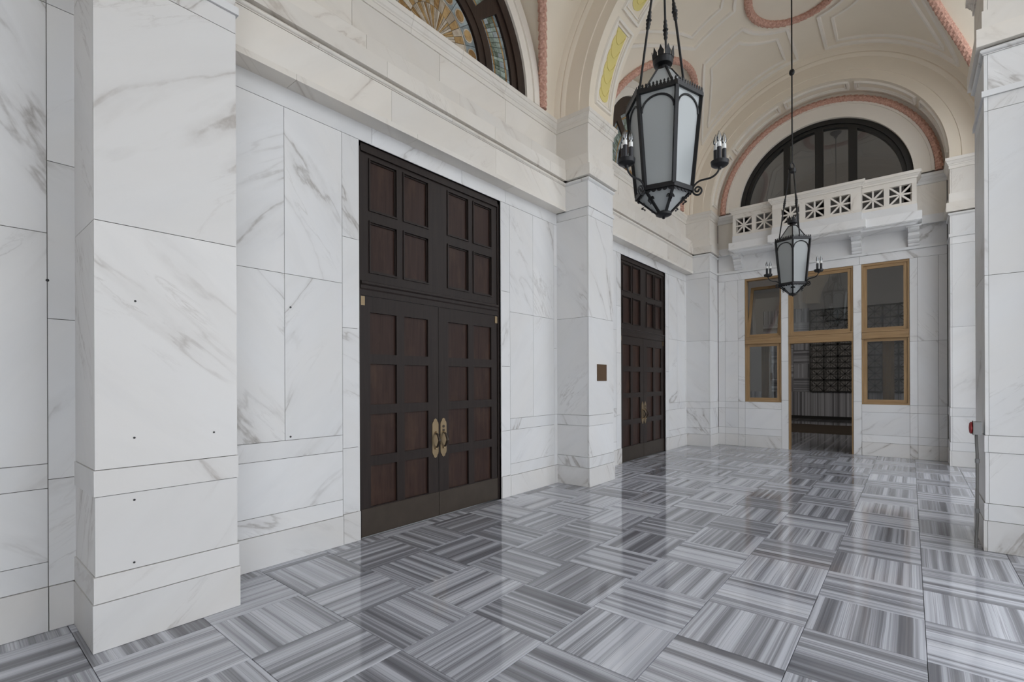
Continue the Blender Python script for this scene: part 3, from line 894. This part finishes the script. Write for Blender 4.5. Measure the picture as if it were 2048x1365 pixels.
def sash(parent, x0, x1, z0, z1, y0, y1, w, mat='oak'):
    """four mitre-less rails and a pane; returns nothing"""
    MB().box(x0, x0+w, y0, y1, z0, z1).build('stile', M['oak'], parent)
    MB().box(x1-w, x1, y0, y1, z0, z1).build('stile', M['oak'], parent)
    MB().box(x0+w, x1-w, y0, y1, z1-w, z1).build('top_rail', M['oak_h'], parent)
    MB().box(x0+w, x1-w, y0, y1, z0, z0+w).build('bottom_rail', M['oak_h'], parent)
    ym = (y0+y1)/2
    MB().box(x0+w-.005, x1-w+.005, ym-.003, ym+.003, z0+w-.005, z1-w+.005).build('pane', M['glass'], parent)

def oak_frame(root, a, b, z0, z1, t0, t1, bottom=True):
    w = .03
    MB().box(a, a+w, .015, .16, z0, z1).build('jamb', M['oak'], root)
    MB().box(b-w, b, .015, .16, z0, z1).build('jamb', M['oak'], root)
    MB().box(a+w, b-w, .015, .16, z1-.045, z1).build('head', M['oak_h'], root)
    if bottom: MB().box(a+w, b-w, .005, .16, z0, z0+.035).build('sill_rail', M['oak_h'], root)
    mb = MB(); mb.box(a+.005, b-.005, .00, .16, t0, t1); mb.box(a, b, -.014, .03, t1-.028, t1); mb.box(a, b, -.014, .03, t0, t0+.022)
    mb.build('transom_bar', M['oak_h'], root)
T0, T1 = 2.395, 2.555
for nm, (a, b), lab, tilt in (('window_4', WX[0], 'tall oak window left of the doorway with its upper sash tilted open', True),
                              ('window_5', WX[2], 'tall oak window right of the doorway with both sashes shut', False)):
    root = empty(nm, (0, END, 0)); tag(root, lab, 'window', 'structure')
    oak_frame(root, a, b, 1.05, L5, T0, T1)
    lo = empty('lower_sash', (0, 0, 0)); lo.parent = root
    sash(lo, a+.03, b-.03, 1.085, T0, .04, .085, .062)
    up = empty('upper_sash', (0, .06, T1)); up.parent = root
    h = L5-.045-T1
    sash(up, a+.03, b-.03, 0, h if not tilt else h-.03, -.022, .022, .062)
    if tilt: up.rotation_euler = (deg(-19), 0, 0)
root = empty('door_3', (0, END, 0)); tag(root, 'open oak-framed doorway with a glazed transom in the end wall', 'doorway', 'structure')
a, b = WX[1]
oak_frame(root, a, b, 0, L5, T0-.03, T1+.01, False)
up = empty('transom_sash', (0, .06, T1+.01)); up.parent = root
sash(up, a+.03, b-.03, 0, L5-.045-T1-.01, -.022, .022, .065)

# ------------------------------------------------------------------ balcony
bal = empty('balcony', (XC, END, 4.5)); tag(bal, 'white marble balcony with pierced star panels on scrolled brackets over the doorway', 'balcony')
DF, DC = .50, .62
X0, XA, XB, X1 = -3.22-XC, -2.38-XC, -.66-XC, .18-XC
# work in local coords: y = 0 at the wall, negative towards the viewer
def bsweep(name, inset, prof, mat, z=0):
    x0, xa, xb, x1 = X0+inset, XA+inset, XB-inset, X1-inset
    path = [(x0, .0), (x0, -DF+inset), (xa, -DF+inset), (xa, -DC+inset), (xb, -DC+inset), (xb, -DF+inset), (x1, -DF+inset), (x1, .0)]
    # filled slab: outline rings by z
    v, f = [], []; q = len(path)
    for o, zz in prof:
        xx = [(x0-o, .0), (x0-o, -DF+inset-o), (xa-o, -DF+inset-o), (xa-o, -DC+inset-o), (xb+o, -DC+inset-o), (xb+o, -DF+inset-o), (x1+o, -DF+inset-o), (x1+o, .0)]
        v += [(x, y, zz-4.5) for x, y in xx]
    m = len(prof)
    for i in range(m-1):
        for k in range(q): f.append((i*q+k, i*q+(k+1) % q, (i+1)*q+(k+1) % q, (i+1)*q+k))
    f.append(tuple(range(q))); f.append(tuple((m-1)*q+k for k in range(q)))
    return MB().add(v, f).build(name, M[mat], bal)
bsweep('floor_slab', .0, [(-.09, 4.49), (-.075, 4.51), (-.055, 4.525), (-.02, 4.53), (-.02, 4.545), (0, 4.545), (0, 4.705)], 'marble')
bsweep('base_course', .065, [(0, 4.705), (0, 4.862)], 'marble')
# parapet pieces
TH = .09
def para(x0, x1, yf, openings):
    x0 -= 0; zb, z0, z1, zt = 4.862-4.5, 4.920-4.5, 5.262-4.5, 5.358-4.5
    MB().box(x0, x1, yf, yf+TH, zb, z0).build('parapet_bottom_rail', M['marble_warm'], bal)
    MB().box(x0, x1, yf, yf+TH, z1, zt).build('parapet_top_rail', M['marble_warm'], bal)
    xs = [x0] + [e for o in openings for e in o] + [x1]
    for k in range(0, len(xs), 2):
        if xs[k+1]-xs[k] > .005: MB().box(xs[k], xs[k+1], yf, yf+TH, z0, z1).build('parapet_post', M['marble_warm'], bal)
    for (a, b) in openings:
        mb = MB(); c = ((a+b)/2, (z0+z1)/2); w = .029; ym, hd = yf+TH*.5, .045
        for (p, q) in (((a, z0), (b, z1)), ((a, z1), (b, z0)), ((c[0], z0), (c[0], z1)), ((a, c[1]), (b, c[1]))):
            mb.bar((p[0], ym, p[1]), (q[0], ym, q[1]), hd if False else w, hd, up=(0, 1, 0))
        mb.prism([(c[0]+.034*math.cos(PI/2*k), c[1]+.034*math.sin(PI/2*k)) for k in range(4)], fnx, ym-hd*.5-.008, ym+hd*.5)
        mb.build('star_lattice', M['marble_warm'], bal)
I = .075
op = lambda a, b: (a-XC, b-XC)
para(X0+I, XA+I, -DF+I, [op(-3.085, -2.745), op(-2.66, -2.325)])
para(XA+I, XB-I, -DC+I, [op(-2.135, -1.795), op(-1.69, -1.35), op(-1.245, -.905)])
para(XB-I, X1-I, -DF+I, [op(-.725, -.385), op(-.30, .035)])
for x in (X0+I, X1-I-TH): MB().box(x, x+TH, -DF+I+TH, 0, 4.862-4.5, 5.358-4.5).build('parapet_return', M['marble_warm'], bal)
bsw = bsweep('coping', .065, [(-.02, 5.358), (.012, 5.358), (.012, 5.385), (.028, 5.40), (.045, 5.425), (.058, 5.430), (.058, 5.485), (-.02, 5.49)], 'marble_warm')
# brackets
def bracket(xc):
    pr = [(0, -.345), (-.045, -.345), (-.06, -.325), (-.06, -.30), (-.09, -.285), (-.115, -.255), (-.115, -.235), (-.10, -.222), (-.135, -.205), (-.175, -.165), (-.185, -.12), (-.165, -.100), (-.235, -.085), (-.265, -.045), (-.265, -.012), (0, -.012)]
    w = .085
    b = MB().prism([(y, z) for y, z in pr], lambda y, z, d: (xc+d, y, z), -w, w).build('bracket', M['marble'], bal)
    MB().box(xc-w-.03, xc+w+.03, -.31, 0, -.03, .0).build('bracket_cap', M['marble'], b)
    MB().box(xc-w*.6, xc+w*.6, -.277, -.262, -.068, -.03).build('bracket_panel', M['marble'], b)
for x in (-3.12, -2.20, -.84, .06): bracket(x-XC)

# ------------------------------------------------------------------ room behind the end wall
iw = empty('wall_inner'); tag(iw, 'dim inner hall wall faced with striped grey marble, seen through the doorway', 'wall', 'structure')
IY, IX0, IX1, IZ = 22.6, -9.0, 5.5, 7.5
MB().box(IX0, IX1, IY, IY+.2, 0, IZ).build('wall_core', M['in_wall'], iw)
MB().box(IX0-.2, IX0, EB, IY+.2, 0, IZ).build('side_wall', M['in_wall'], iw)
MB().box(IX1, IX1+.2, EB, IY+.2, 0, IZ).build('side_wall', M['in_wall'], iw)
MB().box(IX0-.2, W, EB-.03, EB+.15, 0, IZ).build('front_wall', M['in_wall'], iw)
MB().box(xr, IX1+.2, EB-.03, EB+.15, 0, IZ).build('front_wall', M['in_wall'], iw)
MB().box(IX0-.2, IX1+.2, EB-.35+.35, IY+.2, IZ, IZ+.15).build('inner_ceiling', M['in_wall'], iw)
MB().sector((XC+.005, ZC), RE+.02, 2.6, 0, PI, 32, xz, EB-.01, EB+.12).build('lunette_back', M['in_wall'], iw)
MB().box(W, xr, EB, EB+.12, ZC+1.2, IZ+2.2).build('lunette_back', M['in_wall'], iw) if False else None
ifl = MB().box(IX0-.2, IX1+.2, END+.30, IY+.2, -.10, -.001).build('inner_floor', M['floor_tile']); ifl['label'] = 'dark reflecting floor of the inner hall beyond the doorway'; ifl['category'] = 'floor'; ifl['kind'] = 'structure'
# striped facing on the far wall
xw = IX0
for k in range(24):
    x0, x1 = IX0 + k*.6, IX0+(k+1)*.6
    slab(iw, 'y', IY, -1, x0, x1, .12, 1.08, 'hall_stone', .03)
px0 = -4.2
for i in range(3):
    for j in range(6):
        me_x, me_z = -3.40-i*.56, 1.09+j*.56
        mb = MB().box(-.277, .277, -.277, .277, 0, .03)
        o = mb.build('striped_panel', M['hall_stone'], iw, loc=(me_x, IY, me_z+.28))
        o.rotation_euler = (PI/2, 0 if (i+j) % 2 else PI/2, 0)
MB().box(IX0, IX1, IY-.03, IY, 0, .12).build('base_course', M['black'], iw)
gr = empty('metal_grille', (0, IY-.14, 0)); tag(gr, 'black iron grille of square star panels seen through the doorway', 'grille')
gx0, gz0, gs = -3.08, 1.10, .46
for i in range(10):
    for j in range(7):
        x0, z0 = gx0+i*gs, gz0+j*gs; x1, z1 = x0+gs, z0+gs; mb = MB()
        for p, q, w in (((x0, z0), (x1, z1), .02), ((x0, z1), (x1, z0), .02), (((x0+x1)/2, z0), ((x0+x1)/2, z1), .018), ((x0, (z0+z1)/2), (x1, (z0+z1)/2), .018),
                        ((x0, z0), (x1, z0), .055), ((x0, z0), (x0, z1), .055)):
            mb.bar((p[0], 0, p[1]), (q[0], 0, q[1]), w, .03, up=(0, 1, 0))
        mb.build('grille_panel', M['black'], gr)
MB().box(gx0-.03, gx0+10*gs+.03, -.02, .02, gz0+7*gs-.03, gz0+7*gs+.03).build('grille_top_rail', M['black'], gr)
MB().box(gx0+10*gs-.03, gx0+10*gs+.03, -.02, .02, gz0, gz0+7*gs).build('grille_end_post', M['black'], gr)
run = MB().box(-5.0, 3.0, 16.6, 19.6, 0, .012).build('carpet_runner', M['in_carpet']); tag(run, 'brown carpet runner across the inner hall floor', 'carpet')
for x, lab in ((-2.63, 'oak post inside the hall behind the tilted window'), (-.345, 'oak post inside the hall behind the shut window')):
    r0 = MB().box(x-.095, x+.095, 12.64, 12.76, 0, 2.5).build('oak_post', M['oak']); tag(r0, lab, 'post')
    MB().box(x-.11, x+.11, 12.625, 12.775, 0, .14).build('plinth', M['oak'], r0)
    MB().box(x-.12, x+.12, 12.615, 12.785, 2.5, 2.58).build('cap', M['oak'], r0)

def glow(name, col, st):
    t = NT(name); e = t.n('ShaderNodeEmission'); e.inputs[0].default_value = (*col, 1); e.inputs[1].default_value = st
    t.l(e.outputs[0], t.out.inputs[0]); return t.m
M['glow'] = glow('fill_light_glow', (1.0, .93, .84), 10.0)
for x, lab in ((-6.2, 'added fill light inside the hall, out of view left of the oak windows'), (3.2, 'added fill light inside the hall, out of view right of the oak windows')):  # unseen glowing panels added to brighten the hall
    lp = MB().box(x-.36, x+.36, EB+.15, EB+.20, 3.2, 4.6).build('hall_fill_light', M['black']); tag(lp, lab, 'fill light')
    MB().box(x-.32, x+.32, EB+.20, EB+.215, 3.24, 4.56).build('fill_light_panel', M['glow'], lp)

# ------------------------------------------------------------------ lanterns
def make_lantern(top):
    root = empty('hanging_lantern')
    Z0 = 2.86                                   # world height of the tip when modelled
    L = lambda z: z - Z0
    RT, RBt, zt, zb, zc0 = .285, .215, L(3.75), L(3.05), L(2.885)
    ph = deg(12)
    V = lambda k, r, z: Vector((r*math.cos(ph+k*PI/3), r*math.sin(ph+k*PI/3), z))
    iron = M['iron']
    def hexring(r0, r1, z0, z1, name):
        MB().lathe([(r0, z0), (r1, z0), (r1, z1), (r0, z1), (r0, z0)], n=6, a0=ph, cap=False).build(name, iron, root)
    hexring(RT-.045, RT+.018, zt-.002, zt+.026, 'top_rim')
    hexring(RBt-.03, RBt+.014, zb-.022, zb+.014, 'bottom_rim')
    for k in range(6):
        MB().bar(V(k, RBt, zb), V(k, RT, zt), .026, .026, up=V(k, 1, 0)).build('corner_bar', iron, root)
        a0, a1, b0, b1 = V(k, RBt-.006, zb), V(k+1, RBt-.006, zb), V(k, RT-.006, zt), V(k+1, RT-.006, zt)
        n = (a0+a1).normalized()*.004; n.z = 0
        MB().add([a0, a1, b1, b0, a0-n, a1-n, b1-n, b0-n], [(0,1,2,3), (7,6,5,4), (0,4,5,1), (1,5,6,2), (2,6,7,3), (3,7,4,0)]).build('glass_pane', M['frosted'], root)
        # arched tracery
        arc = []
        mid = lambda u, s: (a0.lerp(b0, u)).lerp(a1.lerp(b1, u), s)
        for q in range(17):
            t = PI*q/16; s = .5-.45*math.cos(t); u = .80 + .155*math.sin(t)
            arc.append(mid(u, s) + n*1.2)
        MB().tube(arc, .008, 6).build('arch_tracery', iron, root)
        # lower cone
        c0, c1 = V(k, RBt-.012, zb-.02), V(k+1, RBt-.012, zb-.02); d0, d1 = V(k, .045, zc0), V(k+1, .045, zc0)
        MB().add([c0, c1, d1, d0, c0*.985, c1*.985, d1*.95, d0*.95], [(0,3,2,1), (4,5,6,7), (0,1,5,4), (1,2,6,5), (2,3,7,6), (3,0,4,7)]).build('base_pane', M['frosted'], root)
        MB().bar(V(k, RBt-.008, zb-.018), V(k, .045, zc0), .020, .016, up=V(k, 1, .8)).build('base_rib', iron, root)
        # small leaf and curl on each lower rib
        mb = MB(); m = V(k, .145, L(2.975)); tdir = V(k+1.5, 1, 0).normalized()
        for s in (-1, 1):
            mb.add([m, m+tdir*s*.034+Vector((0,0,-.008)), m+tdir*s*.026+Vector((0,0,.012)), m+Vector((0,0,.034))+V(k,.012,0)], [(0,1,2,3)])
            mb.add([m*1.03, m*1.03+tdir*s*.034+Vector((0,0,-.008)), m*1.03+tdir*s*.026+Vector((0,0,.012)), m*1.03+Vector((0,0,.034))+V(k,.012,0)], [(3,2,1,0)])
        cur = [m + V(k, .01+.026*math.sin(q*.8)*(1-q/9), -.004*q-.012) for q in range(8)]
        mb.tube(cur, .005, 5); mb.build('leaf_ornament', iron, root)
        # scalloped apron under the bottom rim
        mb = MB()
        for q in range(5):
            p0 = V(k, RBt-.004, zb-.02).lerp(V(k+1, RBt-.004, zb-.02), (q+.5)/5); tl = (V(k+1, RBt, 0)-V(k, RBt, 0)).normalized(); L5_ = RBt/10.4
            poly = [p0+tl*L5_*math.cos(PI*w/6)+Vector((0,0,-.022*math.sin(PI*w/6))) for w in range(7)]
            nn = (p0*1); nn.z = 0; nn.normalize()
            mb.add([p+nn*.003 for p in poly]+[p-nn*.003 for p in poly], [tuple(range(7)), tuple(range(13, 6, -1))]+[(w, w+7, w+8, w+1) for w in range(6)])
        mb.build('scalloped_apron', iron, root)
        # cresting on the top rim
        mb = MB()
        for q in range(11):
            p0 = V(k, RT+.012, zt+.02).lerp(V(k+1, RT+.012, zt+.02), (q+.5)/11); tl = (V(k+1, RT, 0)-V(k, RT, 0)).normalized()
            nn = p0*1; nn.z = 0; nn.normalize()
            pf = [(-.011, 0), (.011, 0), (.012, .016), (.005, .024), (.008, .034), (0, .046), (-.008, .034), (-.005, .024), (-.012, .016)]
            poly = [p0+tl*x+Vector((0,0,z)) for x, z in pf]; m2 = len(poly)
            mb.add([p+nn*.003 for p in poly]+[p-nn*.003 for p in poly], [tuple(range(m2)), tuple(range(2*m2-1, m2-1, -1))]+[(w, w+m2, (w+1) % m2+m2, (w+1) % m2) for w in range(m2)])
        mb.build('cresting', iron, root)
        # roof
        r0, r1 = .235, .062; z0, z1 = zt+.03, L(4.03)
        e0, e1, g0, g1 = V(k, r0, z0), V(k+1, r0, z0), V(k, r1, z1), V(k+1, r1, z1)
        dn = Vector((0,0,-.006))
        MB().add([e0, e1, g1, g0, e0+dn, e1+dn, g1+dn, g0+dn], [(0,1,2,3), (7,6,5,4), (0,4,5,1), (1,5,6,2), (2,6,7,3), (3,7,4,0)]).build('roof_pane', M['frosted'], root)
        MB().bar(e0, g0, .014, .014, up=(0,0,1)).build('roof_rib', iron, root)
    hexring(.215, .245, zt+.022, zt+.036, 'roof_rim')
    MB().lathe([(.064, L(4.02)), (.064, L(4.035)), (.04, L(4.05)), (.038, L(4.065)), (.07, L(4.075)), (.078, L(4.095)), (.078, L(4.125)), (.066, L(4.125)), (.06, L(4.09)), (.02, L(4.07))], n=18).build('crown_cup', iron, root, smooth=True)
    mb = MB()
    for q in range(9):
        a = 2*PI*q/9; rr = .076; tl = Vector((-math.sin(a), math.cos(a), 0)); c = Vector((rr*math.cos(a), rr*math.sin(a), L(4.12))); nn = Vector((math.cos(a), math.sin(a), 0))
        pf = [(-.022, 0), (.022, 0), (.024, .03), (.012, .048), (0, .078), (-.012, .048), (-.024, .03)]
        poly = [c+tl*x+Vector((0,0,z))+nn*(z*.12) for x, z in pf]; m2 = len(poly)
        mb.add([p+nn*.003 for p in poly]+[p-nn*.003 for p in poly], [tuple(range(m2)), tuple(range(2*m2-1, m2-1, -1))]+[(w, w+m2, (w+1) % m2+m2, (w+1) % m2) for w in range(m2)])
    mb.build('crown_tine', iron, root)
    MB().lathe([(.004, L(2.845)), (.012, L(2.85)), (.010, L(2.862)), (.045, L(2.868)), (.06, L(2.876)), (.064, L(2.892)), (.05, L(2.902)), (.02, L(2.905))], n=16).build('bottom_cup', iron, root, smooth=True)
    # suspension
    hub = L(4.96)
    for a in (-18, 102, 222):
        d = Vector((math.cos(deg(a)), math.sin(deg(a)), 0)); p0 = d*.205+Vector((0,0,zt+.03)); p1 = d*.042+Vector((0,0,hub))
        r_ = MB().tube([p0, p1], .0095, 8).build('suspension_rod', iron, root)
        m = p0.lerp(p1, .555); t = (p1-p0).normalized()
        ks = [(-.075, .011), (-.06, .017), (-.05, .013), (-.03, .020), (-.012, .014), (0, .024), (.012, .014), (.03, .018), (.05, .012), (.062, .015), (.075, .011)]
        MB().tube([m+t*s for s, _ in ks], [r for _, r in ks], 8).build('rod_knot', iron, r_, smooth=True)
    MB().lathe([(.02, hub-.035), (.055, hub-.03), (.06, hub-.012), (.06, hub+.03), (.05, hub+.036), (.02, hub+.04)], n=16).build('hub', iron, root, smooth=True)
    MB().tube([(0, .045*math.cos(2*PI*k/20), hub+.085+.05*math.sin(2*PI*k/20)) for k in range(20)], .009, 6, closed=True).build('ring', iron, root)
    tz = L(top)
    rod = MB().tube([(0, 0, hub+.13), (0, 0, tz)], .011, 8).build('hanging_rod', iron, root)
    MB().lathe([(.012, -.05), (.03, -.04), (.042, -.015), (.042, .015), (.03, .04), (.012, .05)], (0, 0, hub+1.66), 12).build('rod_knob', iron, rod, smooth=True)
    MB().lathe([(.012, -.16), (.03, -.15), (.05, -.12), (.03, -.10), (.06, -.08), (.10, -.05), (.13, -.02), (.13, .0)], (0, 0, tz), 16).build('ceiling_canopy', iron, rod, smooth=True)
    # candle arms
    for k in (0, 2, 4):
        d = V(k, 1, 0); up = Vector((0,0,1)); o = V(k, RBt+.008, zb)
        pts = []
        sp = [(.045, -.012), (.036, -.030), (.018, -.026), (.016, -.006), (.034, .006), (.056, -.008), (.062, -.034), (.044, -.056), (.014, -.050), (-.004, -.020), (.004, .012), (.030, .040), (.062, .052), (.10, .054), (.135, .060), (.165, .078), (.184, .105), (.192, .14)]
        ctl = [o + d*x + up*z for x, z in sp]
        # smooth through control points
        for i in range(len(ctl)-1):
            p_1, p0, p1, p2 = ctl[max(i-1, 0)], ctl[i], ctl[i+1], ctl[min(i+2, len(ctl)-1)]
            for q in range(4):
                t = q/4; pts.append(.5*((2*p0)+(p1-p_1)*t+(2*p_1-5*p0+4*p1-p2)*t*t+(3*p0-p_1-3*p1+p2)*t**3))
        pts.append(ctl[-1])
        arm = MB().tube(pts, .0075, 7).build('candle_arm', iron, root, smooth=True)
        cc = o + d*.192 + up*.14
        MB().lathe([(.012, -.03), (.016, -.016), (.05, -.008), (.062, .002), (.066, .030), (.061, .031), (.056, .008), (.01, .006)], cc, 18).build('drip_pan', iron, arm, smooth=True)
        for q in range(3):
            a = ph + k*PI/3 + q*2*PI/3 + .5; c = cc + Vector((math.cos(a), math.sin(a), 0))*.034
            MB().lathe([(.0165, .004), (.0165, .125)], c, 12).build('candle_sleeve', M['candle'], arm, smooth=True)
            MB().lathe([(.0135, .125), (.0160, .130), (.0150, .162), (.010, .165)], c, 12).build('bulb_collar', M['white'], arm, smooth=True)
            MB().lathe([(.010, .164), (.0180, .180), (.0190, .194), (.014, .217), (.0065, .238), (.002, .250)], c, 12).build('candle_bulb', M['bulb'], arm, smooth=True)
    return root
lan = make_lantern(8.19)
lan.location = (-1.52, 3.765, 2.86)
tag(lan, 'large black iron hexagonal lantern with frosted panes and candle arms, nearest the camera', 'lantern', group='hexagonal lanterns hung from the vault')
lan2 = make_lantern(8.19-.11)
lan2.location = (-1.52, 9.28, 2.97); lan2.rotation_euler = (0, 0, deg(-32))
tag(lan2, 'smaller-looking iron hexagonal lantern hanging in front of the balcony and oak doorway', 'lantern', group='hexagonal lanterns hung from the vault')

# ------------------------------------------------------------------ small fittings
pq = MB().box(P-.013, P-.001, 6.375, 6.655, 1.55, 1.80).build('wall_plaque', M['plaque']); tag(pq, 'blank dark bronze plaque on the pillar between the doors', 'plaque')
mb = MB()
for y in (6.39, 6.64):
    for z in (1.565, 1.785): mb.lathe([(.006, 0), (.004, .003)], (P-.006, y, z), 6)
cy, cx = 6.16, .470
cd = empty('alarm_conduit', (cx, cy, 0)); tag(cd, 'red alarm button on a grey junction box with a conduit running down the pier', 'alarm')
MB().tube([(-.006, -.012, 0), (-.007, -.012, .06), (.0, -.004, .16), (.004, 0, .26), (.004, 0, .55), (.004, 0, .86), (.0, 0, .95), (-.002, 0, 1.05)], .0115, 10).build('conduit', M['conduit'], cd, smooth=True)
for z in (.34, .80): MB().tube([(.004, 0, z-.018), (.004, 0, z+.018)], .0165, 10).build('conduit_clip', M['steel'], cd)
bx = MB().box(-.020, .034, -.055, .055, 1.045, 1.16).build('junction_box', M['steel'], cd)
MB().box(-.026, -.020, -.06, .06, 1.04, 1.165).build('cover_plate', M['conduit'], bx)
bt = MB().lathe([(.015, 0), (.052, .003), (.056, .012), (.045, .022), (.01, .026)], (0, 0, 0), 18).build('alarm_button', M['red'], bx, smooth=True)
bt.location = (-.026, 0, 1.102); bt.rotation_euler = (0, -PI/2, 0)

# ------------------------------------------------------------------ street side
gd = MB().box(XO, 70, -60, 60, -.25, -.05).build('ground', M['concrete']); tag(gd, 'pale concrete pavement outside the arcade', 'pavement', 'structure')
gd2 = MB().box(-8, XO, -60, BACK, -.25, -.02).build('pavement', M['concrete']); tag(gd2, 'pale concrete pavement beyond the open end of the arcade', 'pavement', 'structure')

# old fixing holes drilled in the marble
for y, z in ((.808, 2.043), (1.232, 1.216), (.801, 1.219), (.800, .845), (.798, .469)):
    MB().lathe([(.0065, -.001), (.0065, .002)], n=8).build('drill_hole', M['black'], pil_near, loc=(P-.013, y, z)).rotation_euler = (0, PI/2, 0)
for y, z in ((.489, 2.194), (2.026, 2.203), (2.022, 1.075)):
    MB().lathe([(.009, -.001), (.009, .003)], n=8).build('drill_hole', M['black'], wall_left, loc=(W, y, z)).rotation_euler = (0, PI/2, 0)
